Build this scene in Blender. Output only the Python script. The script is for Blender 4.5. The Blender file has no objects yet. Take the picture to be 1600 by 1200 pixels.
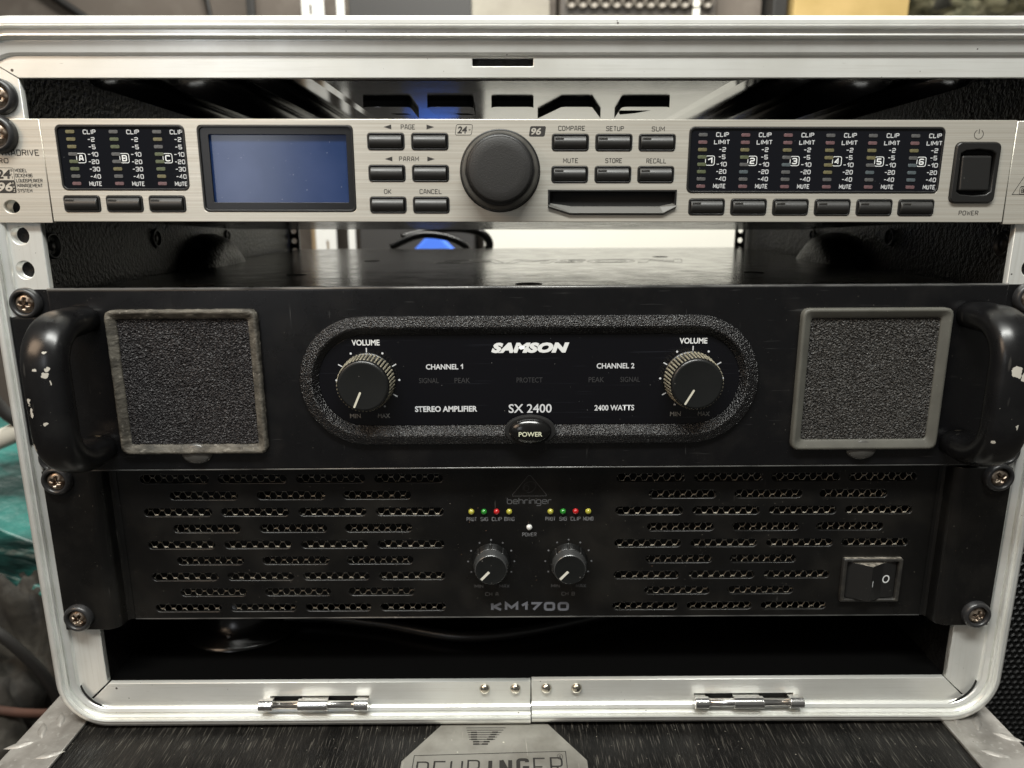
import bpy, bmesh, math, random
from math import sin, cos, pi, sqrt, radians, hypot, atan2
from mathutils import Vector, Matrix
random.seed(7)
S = 0.001                      # everything below is written in millimetres
scene = bpy.context.scene
col = scene.collection

# ------------------------------------------------------------------ camera
cam_d = bpy.data.cameras.new('camera'); cam = bpy.data.objects.new('camera', cam_d); col.objects.link(cam)
cam_d.sensor_width = 36; cam_d.lens = 25.687
cam_d.clip_start = 0.01; cam_d.clip_end = 60
cam.location = (-10.845*S, -341.067*S, 122.35*S)
cam.rotation_euler = (Matrix.Rotation(-0.0067, 3, 'Z') @ Matrix.Rotation(pi/2-0.2328, 3, 'X') @ Matrix.Rotation(-0.0015, 3, 'Z')).to_euler()
cam_d.dof.use_dof = True; cam_d.dof.focus_distance = 0.350; cam_d.dof.aperture_fstop = 11.0
scene.camera = cam

# ------------------------------------------------------------------ room light
world = bpy.data.worlds.new('World'); scene.world = world; world.use_nodes = True
wb = world.node_tree.nodes['Background']; wb.inputs[0].default_value = (0.62, 0.61, 0.57, 1); wb.inputs[1].default_value = 0.18
scene.view_settings.view_transform = 'Standard'; scene.view_settings.look = 'None'
scene.view_settings.exposure = 0; scene.view_settings.gamma = 1; scene.view_settings.use_curve_mapping = False

def area(name, loc, target, sx, sy, power, colr, spread=pi):
    d = bpy.data.lights.new(name, 'AREA'); d.shape = 'RECTANGLE'; d.size = sx*S; d.size_y = sy*S; d.energy = power; d.color = colr; d.spread = spread
    o = bpy.data.objects.new(name, d); col.objects.link(o); o.location = Vector(loc)*S
    o.rotation_euler = (Vector(target)-Vector(loc)).to_track_quat('-Z', 'Y').to_euler()
    return o
area('ceiling_lamp', (-60, -520, 980), (0, 0, 0), 900, 160, 20.5, (0.99, 0.995, 0.945))
area('ceiling_lamp', (150, 700, 1700), (100, 1500, 100), 1400, 200, 78.0, (1.0, 0.98, 0.91))
area('added_reflection_light', (-372, -700, 205), (-140, 0, 140), 110, 240, .34, (0.93, 0.96, 1.0))  # added unseen light, placed to give the display a pale reflection
area('wall_lamp', (-760, -560, 560), (-200, 0, 60), 380, 380, 3.2, (1.0, 0.74, 0.52))

# ------------------------------------------------------------------ materials
def _n(nt, t, **k):
    n = nt.nodes.new(t)
    for a, v in k.items(): setattr(n, a, v)
    return n
def _math(nt, op, a, b=None, clamp=False):
    n = _n(nt, 'ShaderNodeMath', operation=op, use_clamp=clamp)
    for i, v in enumerate((a, b)):
        if v is None: continue
        if isinstance(v, (int, float)): n.inputs[i].default_value = v
        else: nt.links.new(v, n.inputs[i])
    return n.outputs[0]
def _noise(nt, vec, scale, detail=4, rough=.55):
    m = _n(nt, 'ShaderNodeMapping'); nt.links.new(vec, m.inputs[0]); m.inputs['Scale'].default_value = scale if hasattr(scale, '__len__') else (scale,)*3
    n = _n(nt, 'ShaderNodeTexNoise'); nt.links.new(m.outputs[0], n.inputs['Vector'])
    n.inputs['Scale'].default_value = 1; n.inputs['Detail'].default_value = detail; n.inputs['Roughness'].default_value = rough
    return n.outputs[0]
def _ramp(nt, fac, lo, hi):
    n = _n(nt, 'ShaderNodeMapRange'); nt.links.new(fac, n.inputs[0]); n.inputs[1].default_value = lo; n.inputs[2].default_value = hi
    return n.outputs[0]
def _mix(nt, fac, a, b):
    n = _n(nt, 'ShaderNodeMix', data_type='RGBA')
    if isinstance(fac, (int, float)): n.inputs[0].default_value = fac
    else: nt.links.new(fac, n.inputs[0])
    for i, v in ((6, a), (7, b)):
        if isinstance(v, tuple): n.inputs[i].default_value = (*v, 1) if len(v) == 3 else v
        else: nt.links.new(v, n.inputs[i])
    return n.outputs[2]
def MAT(name, c, rough=.5, metal=0, spec=.5, coat=0, bump=(), mottle=None, rvar=None, specks=None, scratch=None, chips=None, emit=None, trans=None, stains=None, ior=1.5):
    """bump: (scale, strength, distance_mm, detail)   mottle: (scale, colour, lo, hi)   specks: (cells per m, radius, colour)
       scratch: (scale, colour, threshold)   chips: ([(x,y,z,r)...], colour)"""
    m = bpy.data.materials.new(name); m.use_nodes = True; nt = m.node_tree
    b = nt.nodes['Principled BSDF']
    tc = _n(nt, 'ShaderNodeTexCoord').outputs['Object']
    base = (*c, 1)
    out = None
    def cur(): return out if out is not None else base
    if mottle:
        for sc, c2, lo, hi in (mottle if isinstance(mottle, list) else [mottle]):
            out = _mix(nt, _ramp(nt, _noise(nt, tc, sc), lo, hi), cur(), c2)
    rsock = None
    if rvar:
        sc, amt = rvar
        rsock = _math(nt, 'ADD', _math(nt, 'MULTIPLY', _math(nt, 'SUBTRACT', _noise(nt, tc, sc), .5), amt*2), rough, True)
    if scratch:
        for sc, c2, th in (scratch if isinstance(scratch, list) else [scratch]):
            f = _ramp(nt, _noise(nt, tc, sc, 2, .4), th, th+.06)
            out = _mix(nt, f, cur(), c2)
    if specks:
        for sc, rad, c2 in (specks if isinstance(specks, list) else [specks]):
            v = _n(nt, 'ShaderNodeTexVoronoi'); v.inputs['Scale'].default_value = sc; nt.links.new(tc, v.inputs['Vector'])
            sep = _n(nt, 'ShaderNodeSeparateColor'); nt.links.new(v.outputs['Color'], sep.inputs[0])
            rr = _math(nt, 'MULTIPLY', _math(nt, 'POWER', sep.outputs[0], 6.0), rad)
            f = _math(nt, 'LESS_THAN', v.outputs['Distance'], rr)
            out = _mix(nt, f, cur(), c2)
    if chips:
        pts, c2 = chips
        w = _n(nt, 'ShaderNodeTexNoise'); w.inputs['Scale'].default_value = 420; w.inputs['Detail'].default_value = 5; nt.links.new(tc, w.inputs['Vector'])
        off = _n(nt, 'ShaderNodeVectorMath', operation='MULTIPLY_ADD'); nt.links.new(w.outputs['Color'], off.inputs[0])
        off.inputs[1].default_value = (.0035,)*3; nt.links.new(tc, off.inputs[2])
        acc = None
        for x, y, z, sx, sz in pts:
            d = _n(nt, 'ShaderNodeVectorMath', operation='SUBTRACT'); nt.links.new(off.outputs[0], d.inputs[0]); d.inputs[1].default_value = (x*S+.00175, y*S+.00175, z*S+.00175)
            s_ = _n(nt, 'ShaderNodeVectorMath', operation='MULTIPLY'); nt.links.new(d.outputs[0], s_.inputs[0]); s_.inputs[1].default_value = (1/(sx*S), 1/(6*S), 1/(sz*S))
            l = _n(nt, 'ShaderNodeVectorMath', operation='LENGTH'); nt.links.new(s_.outputs[0], l.inputs[0])
            f = _math(nt, 'LESS_THAN', l.outputs['Value'], 1.0)
            acc = f if acc is None else _math(nt, 'MAXIMUM', acc, f)
        out = _mix(nt, acc, cur(), c2)
        rsock = _math(nt, 'MAXIMUM', rsock if rsock is not None else rough, _math(nt, 'MULTIPLY', acc, .8))
    if out is not None: nt.links.new(out, b.inputs['Base Color'])
    else: b.inputs['Base Color'].default_value = base
    b.inputs['Roughness'].default_value = rough
    if rsock is not None: nt.links.new(rsock, b.inputs['Roughness'])
    b.inputs['IOR'].default_value = ior; b.inputs['Metallic'].default_value = metal; b.inputs['Specular IOR Level'].default_value = spec
    b.inputs['Coat Weight'].default_value = coat; b.inputs['Coat Roughness'].default_value = .06
    if trans: b.inputs['Transmission Weight'].default_value = trans
    if emit: b.inputs['Emission Color'].default_value = (*emit[0], 1); b.inputs['Emission Strength'].default_value = emit[1]
    prev = None
    for sc, st, dist, det in bump:
        bn = _n(nt, 'ShaderNodeBump'); bn.inputs['Strength'].default_value = st; bn.inputs['Distance'].default_value = dist*S
        nt.links.new(_noise(nt, tc, sc, det), bn.inputs['Height'])
        if prev is not None: nt.links.new(prev, bn.inputs['Normal'])
        prev = bn.outputs[0]
    if prev is not None: nt.links.new(prev, b.inputs['Normal'])
    return m

DUST = (.30, .28, .24)
m = {}
m['brushed'] = MAT('brushed_aluminium', (.64, .62, .555), .40, .55, bump=[((18, 60, 2600), .35, .06, 3)],
    mottle=[((14, 40, 2100), (.52, .48, .41), .38, .75), ((6, 20, 900), (.72, .69, .62), .5, .8)], rvar=((20, 60, 1500), .10))
m['frame'] = MAT('satin_aluminium', (.86, .87, .84), .30, .55, bump=[((1400,)*3, .03, .02, 3)], mottle=((40,)*3, (.73, .73, .69), .45, .75),
    rvar=((40,)*3, .05), specks=(190, .09, (.12, .11, .10)))
for _k, _s in (('flange', (900, 900, 22)), ('flange_h', (22, 900, 900))):
    m[_k] = MAT('aluminium_'+_k, (.80, .81, .78), .36, .50, bump=[(_s, .22, .05, 3)], mottle=[((25,)*3, (.70, .70, .65), .4, .8), (_s, (.70, .70, .66), .5, .8)], scratch=((160, 160, 1600), (.52, .51, .48), .76),
        rvar=((30,)*3, .12), specks=[(150, .10, (.08, .07, .06)), (420, .10, (.3, .29, .27))])
m['amp_black'] = MAT('black_powder_coat', (.0040, .0040, .0046), .28, 0, .5, bump=[((2600,)*3, .10, .05, 3)], mottle=[((55,)*3, (.009, .0085, .0085), .5, .75)],
    rvar=((90,)*3, .10), specks=[(520, .08, (.22, .205, .18)), (1100, .11, (.07, .067, .063))], scratch=[((700, 700, 60), (.035, .035, .035), .73), ((50, 50, 800), (.03, .03, .03), .72)])
m['amp_black2'] = MAT('dusty_black_paint', (.0045, .0044, .0043), .32, 0, .45, bump=[((3000,)*3, .12, .05, 3)], mottle=[((40,)*3, (.013, .012, .0105), .45, .75)],
    rvar=((70,)*3, .16), specks=[(520, .105, (.20, .185, .155)), (1100, .13, (.10, .092, .078)), (230, .06, (.22, .13, .085))], scratch=((600, 600, 70), (.035, .033, .03), .74))
m['cover'] = MAT('black_steel_cover', (.020, .019, .017), .20, 0, .7, ior=1.5, bump=[((1300,)*3, .4, .10, 3)], rvar=((60,)*3, .12), specks=(200, .12, DUST), mottle=((30,)*3, (.035, .033, .03), .45, .7))
m['chassis'] = MAT('black_chassis_steel', (.03, .029, .027), .2, 0, .8, bump=[((700,)*3, .12, .08, 3)], rvar=((50,)*3, .1))
m['plastic_tex'] = MAT('grained_black_plastic', (.0045, .0044, .005), .29, 0, .6, mottle=[((1700,)*3, (.018, .0175, .019), .56, .70)], bump=[((1500,)*3, 1.0, .85, 1)], specks=(1000, .10, (.12, .11, .11)))
m['gloss_panel'] = MAT('glossy_black_acrylic', (.0035, .0035, .005), .16, 0, .45, bump=[((6, 6, 1300), .02, .05, 2)], specks=[(500, .10, (.16, .16, .16))], scratch=((30, 30, 2200), (.012, .013, .017), .69))
m['window'] = MAT('smoked_black_window', (.005, .0055, .008), .07, 0, .5, specks=[(500, .10, (.13, .13, .14))])
m['knob_black'] = MAT('satin_black_plastic', (.006, .0062, .0062), .30, 0, .8, rvar=((120,)*3, .12), specks=(500, .12, (.16, .15, .14)))
m['wheel'] = MAT('matte_grained_plastic', (.022, .0215, .021), .55, 0, .4, bump=[((2200,)*3, .5, .22, 2)], specks=(1500, .16, (.10, .10, .10)))
m['wheel_rim'] = MAT('smooth_black_rim', (.010, .010, .0105), .40, 0, .5, rvar=((150,)*3, .1))
m['button'] = MAT('dark_grey_button_plastic', (.020, .0195, .0185), .42, 0, .6, rvar=((300,)*3, .12), bump=[((2600,)*3, .15, .05, 2)], specks=(700, .12, (.10, .10, .09)))
m['black'] = MAT('black_plastic', (.010, .010, .010), .40)
m['void'] = MAT('unlit_black_cavity', (.004, .004, .004), .8)
m['handle'] = MAT('glossy_black_enamel', (.006, .006, .006), .22, 0, .55, rvar=((80,)*3, .14), bump=[((160,)*3, .06, .5, 3)],
    mottle=((50,)*3, (.018, .018, .018), .5, .8), specks=[(220, .22, (.45, .43, .40))])
m['knurl'] = MAT('dusty_knurled_ridges', (.30, .275, .20), .6, mottle=((600,)*3, (.10, .09, .07), .4, .7))
m['foam'] = MAT('black_filter_foam', (.034, .031, .032), .5, 0, .3, specks=[(1700, .27, (.26, .245, .25))], mottle=((1300,)*3, (.008, .0075, .008), .4, .6))
m['foam2'] = MAT('grey_filter_foam', (.054, .051, .047), .5, 0, .3, specks=[(1700, .27, (.30, .29, .275))], mottle=((1300,)*3, (.014, .0135, .013), .4, .6))
m['filter_worn'] = MAT('worn_dusty_rubber_frame', (.110, .100, .082), .62, 0, .4, bump=[((300, 300, 500), .8, .7, 4)], mottle=[((120, 120, 260), (.042, .038, .031), .42, .62), ((400,)*3, (.26, .24, .205), .6, .75)])
m['filter_grey'] = MAT('grey_plastic_frame', (.098, .096, .083), .5, 0, .4, bump=[((1500,)*3, .15, .06, 3)], mottle=((90,)*3, (.078, .076, .066), .4, .7), specks=(600, .12, (.25, .24, .21)))
m['white'] = MAT('white_print', (.74, .76, .76), .6); m['meter_print'] = MAT('fine_white_print', (.52, .53, .54), .6); m['white2'] = MAT('bright_white_print', (.62, .64, .66), .6)
m['grey_print'] = MAT('grey_print', (.16, .155, .145), .6); m['dim_print'] = MAT('faint_grey_print', (.034, .034, .036), .5); m['dim2'] = MAT('faint_slate_print', (.075, .075, .078), .5)
m['km_print'] = MAT('slate_print', (.17, .175, .185), .5, mottle=((500,)*3, (.09, .09, .095), .4, .6))
m['logo_print'] = MAT('slate_grey_print', (.125, .13, .15), .5)
m['dark_print'] = MAT('dark_print', (.022, .020, .018), .6)
m['glow_print'] = MAT('cream_print', (.72, .74, .55), .6)
m['washer'] = MAT('black_nylon_washer', (.022, .022, .023), .36, 0, .5, rvar=((200,)*3, .15), bump=[((1500,)*3, .15, .06, 3)], specks=(600, .12, (.15, .14, .12)))
m['screw'] = MAT('tarnished_steel', (.42, .35, .28), .36, .9, mottle=((380,)*3, (.12, .08, .055), .42, .62), bump=[((900,)*3, .25, .12, 3)])
m['chrome'] = MAT('polished_chrome', (.88, .87, .85), .20, 1.0, bump=[((300,)*3, .04, .1, 3)], mottle=((300,)*3, (.55, .5, .45), .55, .75))
m['steel_rivet'] = MAT('rivet_steel', (.62, .58, .5), .2, 1.0)
m['mesh'] = MAT('dusty_expanded_metal', (.44, .41, .345), .6, .1, mottle=[((90,)*3, (.29, .265, .22), .45, .65), ((900,)*3, (.62, .56, .45), .6, .75)])
m['wall_tex'] = MAT('leather_grain_black_plastic', (.0045, .0043, .0042), .42, 0, .28, bump=[((420,)*3, 1.0, 1.0, 3)], mottle=((30,)*3, (.009, .0087, .008), .4, .7))
m['ceiling'] = MAT('polished_black_moulding', (.008, .008, .009), .10, 0, 1.0, ior=2.3, bump=[((50,)*3, .02, .5, 3)], specks=(140, .10, (.02, .02, .02)), rvar=((40,)*3, .06))
m['rib'] = MAT('satin_black_moulding', (.008, .008, .009), .26, 0, .8, ior=1.7)
m['floor_gloss'] = MAT('shiny_black_lining', (.003, .003, .003), .22, 0, .45)
m['wood'] = MAT('black_grained_laminate', (.0036, .0034, .0032), .42, 0, .26, bump=[((900, 60, 300), 1.0, .5, 4)],
    mottle=[((60, 14, 60), (.013, .012, .011), .42, .7), ((1400, 110, 400), (.016, .015, .013), .55, .66)], scratch=[((1900, 75, 400), (.075, .07, .06), .615), ((1200, 34, 400), (.05, .046, .04), .66), ((90, 900, 400), (.05, .047, .042), .80), ((420, 60, 200), (.26, .17, .09), .82)], specks=(420, .14, DUST))
m['tread'] = MAT('tread_plate_aluminium', (.36, .345, .32), .48, .5, bump=[((900,)*3, .3, .10, 3)], mottle=[((60,)*3, (.23, .215, .195), .42, .68), ((300,)*3, (.44, .43, .40), .58, .72)], specks=(160, .14, (.12, .11, .1)), rvar=((50,)*3, .1))
m['emblem'] = MAT('worn_silver_plate', (.33, .322, .29), .42, .4, bump=[((300,)*3, .2, .12, 4)], mottle=[((60,)*3, (.22, .21, .185), .4, .7)], scratch=((400, 40, 300), (.52, .50, .44), .68), specks=(300, .16, (.6, .58, .5)))
m['frost'] = MAT('frosted_lamp_diffuser', (.62, .62, .58), .5)

# ------------------------------------------------------------------ scene graph helpers
W = {}
def tag(o, label=None, cat=None, group=None, kind=None):
    if label: o['label'] = label
    if cat: o['category'] = cat
    if group: o['group'] = group
    if kind: o['kind'] = kind
    return o
def thing(name, loc, label=None, cat=None, group=None):
    o = bpy.data.objects.new(name, None); o.empty_display_size = .02; col.objects.link(o); o.location = Vector(loc)*S
    W[o.name] = Vector(loc); return tag(o, label, cat, group)
def link(name, me, parent=None, loc=None, rot=None):
    o = bpy.data.objects.new(name, me); col.objects.link(o)
    pw = W[parent.name] if parent else Vector((0, 0, 0))
    l = Vector(loc) if loc is not None else Vector((0, 0, 0))
    W[o.name] = l
    if parent: o.parent = parent
    o.location = (l-pw)*S
    if rot: o.rotation_euler = rot
    return o

class MB:
    def __init__(s): s.v = []; s.f = []; s.smooth = []
    def add(s, vs, fs, sm=False):
        n = len(s.v); s.v += [tuple(v) for v in vs]; s.f += [tuple(i+n for i in f) for f in fs]; s.smooth += [sm]*len(fs); return s
    def box(s, x0, x1, y0, y1, z0, z1):
        return s.add([(x0,y0,z0),(x1,y0,z0),(x1,y1,z0),(x0,y1,z0),(x0,y0,z1),(x1,y0,z1),(x1,y1,z1),(x0,y1,z1)],
                     [(0,3,2,1),(4,5,6,7),(0,1,5,4),(1,2,6,5),(2,3,7,6),(3,0,4,7)])
    def lathe(s, cx, cz, prof, n=40, sx=1, sz=1, sm=True, rfun=None, cy=0):
        """profile [(radius, y)...] turned about an axis along y; first and last points may have radius 0"""
        vs = []; rings = []
        for r, y in prof:
            if r <= 1e-6: rings.append([len(vs)]); vs.append((cx, y+cy, cz)); continue
            ring = []
            for i in range(n):
                a = 2*pi*i/n; rr = r*(rfun(a, y) if rfun else 1)
                ring.append(len(vs)); vs.append((cx+rr*cos(a)*sx, y+cy, cz+rr*sin(a)*sz))
            rings.append(ring)
        fs = []
        for A, B in zip(rings, rings[1:]):
            if len(A) == 1 and len(B) == 1: continue
            for i in range(n):
                j = (i+1) % n
                if len(A) == 1: fs.append((A[0], B[i], B[j]))
                elif len(B) == 1: fs.append((A[i], A[j], B[0]))
                else: fs.append((A[i], A[j], B[j], B[i]))
        return s.add(vs, fs, sm)
    def loft(s, loops, closed=True, sm=False, caps=False):
        n = len(loops[0]); vs = [p for L in loops for p in L]; fs = []
        for k in range(len(loops)-1):
            for i in range(n if closed else n-1):
                j = (i+1) % n; fs.append((k*n+i, k*n+j, (k+1)*n+j, (k+1)*n+i))
        if caps: fs.append(tuple(range(n))[::-1]); fs.append(tuple((len(loops)-1)*n+i for i in range(n)))
        return s.add(vs, fs, sm)
    def tube(s, path, rx, ry=None, n=12, sm=True, power=1.0, up=(0, 1, 0), caps=True):
        ry = ry or rx; loops = []; P = [Vector(p) for p in path]
        for i, p in enumerate(P):
            t = (P[min(i+1, len(P)-1)]-P[max(i-1, 0)]).normalized()
            u = Vector(up); u = (u - t*u.dot(t)); u = u.normalized() if u.length > 1e-4 else t.orthogonal().normalized()
            w = t.cross(u)
            L = []
            for k in range(n):
                a = 2*pi*k/n; c, d = cos(a), sin(a)
                c = math.copysign(abs(c)**power, c); d = math.copysign(abs(d)**power, d)
                L.append(p + w*(rx*c) + u*(ry*d))
            loops.append(L)
        return s.loft(loops, sm=sm, caps=caps)
    def mesh(s, name, mat, fix=True):
        me = bpy.data.meshes.new(name); me.from_pydata([(x*S, y*S, z*S) for x, y, z in s.v], [], s.f)
        me.polygons.foreach_set('use_smooth', s.smooth)
        if fix:
            b = bmesh.new(); b.from_mesh(me); bmesh.ops.remove_doubles(b, verts=b.verts, dist=1e-7); bmesh.ops.recalc_face_normals(b, faces=b.faces); b.to_mesh(me); b.free()
        for q in (mat if isinstance(mat, list) else [mat]): me.materials.append(q)
        me.update(); return me
    def build(s, name, mat, parent=None, loc=None, bevel=0, seg=2, rot=None, fix=True, label=None, kind=None, local=False):
        if parent and loc is None and not local: loc = W[parent.name]; off = loc
        else: off = Vector((0, 0, 0))
        if off.length: s.v = [(x-off.x, y-off.y, z-off.z) for x, y, z in s.v]
        o = link(name, s.mesh(name, mat, fix), parent, loc, rot)
        if bevel: add_bevel(o, bevel, seg)
        return tag(o, label, kind=kind)
def add_bevel(o, w, seg=2, ang=40):
    b = o.modifiers.new('bevel', 'BEVEL'); b.width = w*S; b.segments = seg; b.limit_method = 'ANGLE'; b.angle_limit = radians(ang); b.harden_normals = False
def rrect(x0, x1, z0, z1, r, n=6):
    r = min(r, (x1-x0)/2-1e-3, (z1-z0)/2-1e-3); p = []
    for cx, cz, a0 in ((x1-r, z1-r, 0), (x0+r, z1-r, pi/2), (x0+r, z0+r, pi), (x1-r, z0+r, 3*pi/2)):
        for i in range(n+1):
            a = a0+pi/2*i/n; p.append((cx+r*cos(a), cz+r*sin(a)))
    return p
def plate_mesh(name, outer, holes, y0, y1, mat, bevel=0):
    """flat plate in the x-z plane with real holes, front face at y0, back at y1"""
    cu = bpy.data.curves.new('plate', 'CURVE'); cu.dimensions = '2D'; cu.fill_mode = 'BOTH'
    cu.extrude = max((y1-y0)/2-bevel, 0)*S; cu.bevel_depth = bevel*S; cu.bevel_resolution = 2 if bevel > .5 else 1; cu.offset = -bevel*S
    for loop in [outer]+list(holes):
        sp = cu.splines.new('POLY'); sp.points.add(len(loop)-1); sp.use_cyclic_u = True
        for i, (x, z) in enumerate(loop): sp.points[i].co = (x*S, z*S, 0, 1)
    o = bpy.data.objects.new('plate', cu)
    dg = bpy.context.evaluated_depsgraph_get()
    me = bpy.data.meshes.new_from_object(o)
    me.transform(Matrix(((1, 0, 0, 0), (0, 0, -1, (y0+y1)/2*S), (0, 1, 0, 0), (0, 0, 0, 1))))
    me.name = name; me.materials.clear(); me.materials.append(mat)
    bpy.data.objects.remove(o); bpy.data.curves.remove(cu)
    return me
def plate(name, outer, holes, y0, y1, mat, parent, bevel=0, label=None, loc=None):
    if loc is None:
        loc = W[parent.name] if parent else Vector((0, 0, 0))
        sh = Vector(loc)
    else: sh = Vector((0, 0, 0))
    me = plate_mesh(name, [(x-sh.x, z-sh.z) for x, z in outer], [[(x-sh.x, z-sh.z) for x, z in h] for h in holes], y0-sh.y, y1-sh.y, mat, bevel)
    return tag(link(name, me, parent, loc), label)

# ---- lettering
def text(s, cx, cz, w, h, y, mat, parent, bold=0.0, shear=0, name='lettering', space=1.0, rot=0, flat=None, loc=None):
    cu = bpy.data.curves.new('t', 'FONT'); cu.body = s; cu.size = 1; cu.shear = shear; cu.offset = bold; cu.space_character = space; cu.resolution_u = 3
    o = bpy.data.objects.new('t', cu); me = bpy.data.meshes.new_from_object(o)
    xs = [v.co.x for v in me.vertices]; ys = [v.co.y for v in me.vertices]
    x0, x1, y0, y1 = min(xs), max(xs), min(ys), max(ys)
    kx = w/(x1-x0); ky = h/(y1-y0); pw = W[parent.name]
    for v in me.vertices:
        a = (v.co.x-(x0+x1)/2)*kx; b = (v.co.y-(y0+y1)/2)*ky
        if flat is None: p = Vector((cx+a, y, cz+b))
        else: p = Vector((cx+a, cz+b, flat))        # lying on a horizontal surface
        v.co = (p-pw)*S
    me.materials.clear(); me.materials.append(mat); me.name = name
    bpy.data.objects.remove(o); bpy.data.curves.remove(cu)
    return link(name, me, parent, pw)
GL = {'A':['00 16 36 40','12 32'],'B':['03 06 46* 4,3 40* 00 03','03 33'],'C':['45 46* 06* 00* 40* 41'],'D':['03 06 46* 40* 00 03'],'E':['46 06 00 40','03 33'],
'F':['46 06 00','03 33'],'G':['45 46* 06* 00* 40* 43 23'],'H':['00 06','40 46','03 43'],'I':['00 06'],'J':['01 00* 40* 46'],'K':['00 06','46 0.7,3 40'],'L':['06 00 40'],
'M':['00 06 2.5,2 5,6 5,0'],'N':['00 06', '0,6 4,0', '40 46'],'O':['@ 00* 06* 46* 40*'],'P':['00 06 46* 43* 03'],'R':['00 06 46* 43* 03','23 40'],'S':['45 46* 06* 03* 43* 40* 00* 01'],
'T':['06 46','26 20'],'U':['06 00* 40* 46'],'V':['06 20 46'],'W':['06 1.2,0 2.5,4.4 3.8,0 5,6'],'X':['00 46','06 40'],'Y':['06 23 46','23 20'],'Z':['06 46 00 40'],
'0':['@ 00* 06* 46* 40*'],'1':['04 26 20'],'2':['05 06* 46* 43* 03* 00 40'],'3':['05 06* 46* 40* 00* 01','13 43'],'4':['30 36 02 42'],'5':['46 06 03 43* 40* 00* 01'],
'6':['45 46* 06* 00* 40* 43* 03'],'7':['06 46 10'],'8':['@ 00* 06* 46* 40*','03 43'],'9':['01 00* 40* 46* 06* 03* 43'],'-':['03 33'],
'b':['06 00* 40* 44* 04'],'e':['02 42 44* 04* 00* 40'],'h':['00 06','04 44* 40'],'r':['00 04* 34'],'i':['00 04','0,5.4 06'],'n':['00 04* 44* 40'],'g':['40 00* 04* 44* 4,-2* 0,-2']}
GW = {'M':5,'W':5,'I':0,'i':0,'1':2,'-':3,' ':2,'r':3}
def poly_ribbon(mb, pts, st, closed=False, put=None):
    P = [Vector(p) for p in pts]; n = len(P)
    L = []; R = []
    for i in range(n):
        a = P[i-1] if (i > 0 or closed) else None; b = P[(i+1) % n] if (i < n-1 or closed) else None
        d1 = (P[i]-a).normalized() if a is not None else (b-P[i]).normalized(); d2 = (b-P[i]).normalized() if b is not None else d1
        t = (d1+d2); t = t.normalized() if t.length > 1e-6 else d1
        nn = Vector((-t.y, t.x)); k = 1/max(.45, nn.dot(Vector((-d1.y, d1.x))))
        q = P[i]
        if a is None: q = P[i]-d1*st*.5*0
        L.append(q+nn*st/2*k); R.append(q-nn*st/2*k)
    vs = [put(*p) for p in L]+[put(*p) for p in R]; fs = []
    for i in range(n if closed else n-1):
        j = (i+1) % n; fs.append((n+i, n+j, j, i))
    mb.add(vs, fs)
def strokes(s, cx, cz, w, h, st, y, mat, parent, slant=0, name='lettering', gap=1.9, mb=None, build=True, flat=None):
    """squared technical lettering drawn as ribbons of constant width; w,h are the outer size in mm"""
    mb = mb or MB(); tot = sum(GW.get(c, 4) for c in s)+gap*(len(s)-1)
    kx = (w-st)/max(tot, .1); ky = (h-st)/6; x = 0
    for c in s:
        for gi, g in enumerate(GL.get(c, [])):
            toks = g.split(); closed = toks[0] == '@'
            if closed: toks = toks[1:]
            P = []
            for t in toks:
                rd = t.endswith('*'); t = t.rstrip('*')
                a, b = (float(q) for q in t.split(',')) if ',' in t else (float(t[0]), float(t[1]))
                if c == '1' and len(GL[c]) == 1: a = a
                P.append((((x+a)*kx), b*ky, rd))
            n = len(P); out = []; rr = min(4*kx, 6*ky)*.33
            for i, (a, b, rd) in enumerate(P):
                if rd and (closed or 0 < i < n-1):
                    p = Vector((a, b)); q0 = Vector(P[i-1][:2]); q1 = Vector(P[(i+1) % n][:2])
                    l0 = min(rr, (q0-p).length*.49); l1 = min(rr, (q1-p).length*.49)
                    s0 = p+(q0-p).normalized()*l0; s1 = p+(q1-p).normalized()*l1
                    for k in range(5):
                        u = k/4; out.append(s0*(1-u)**2+p*2*u*(1-u)+s1*u*u)
                else: out.append(Vector((a, b)))
            X0 = cx-(w-st)/2; Z0 = cz-(h-st)/2
            if flat is None: put = lambda a, b: (X0+a+slant*(b-(h-st)/2), y-.012*gi, Z0+b)
            else: put = lambda a, b: (X0+a, Z0+b, flat+.012*gi)
            poly_ribbon(mb, out, st, closed, put)
        x += GW.get(c, 4)+gap
    if build: return mb.build(name, mat, parent)
    return mb
def outline(pts, st, y, mat, parent, name='lettering', closed=True, mb=None, build=True, flat=None):
    mb = mb or MB(); poly_ribbon(mb, pts, st, closed, (lambda a, b: (a, y, b)) if flat is None else (lambda a, b: (a, b, flat)))
    return mb.build(name, mat, parent) if build else mb
def dot(mb, x, z, r, y, n=10, sx=1):
    mb.add([(x+r*cos(2*pi*i/n)*sx, y, z+r*sin(2*pi*i/n)) for i in range(n)], [tuple(range(n))]); return mb

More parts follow.
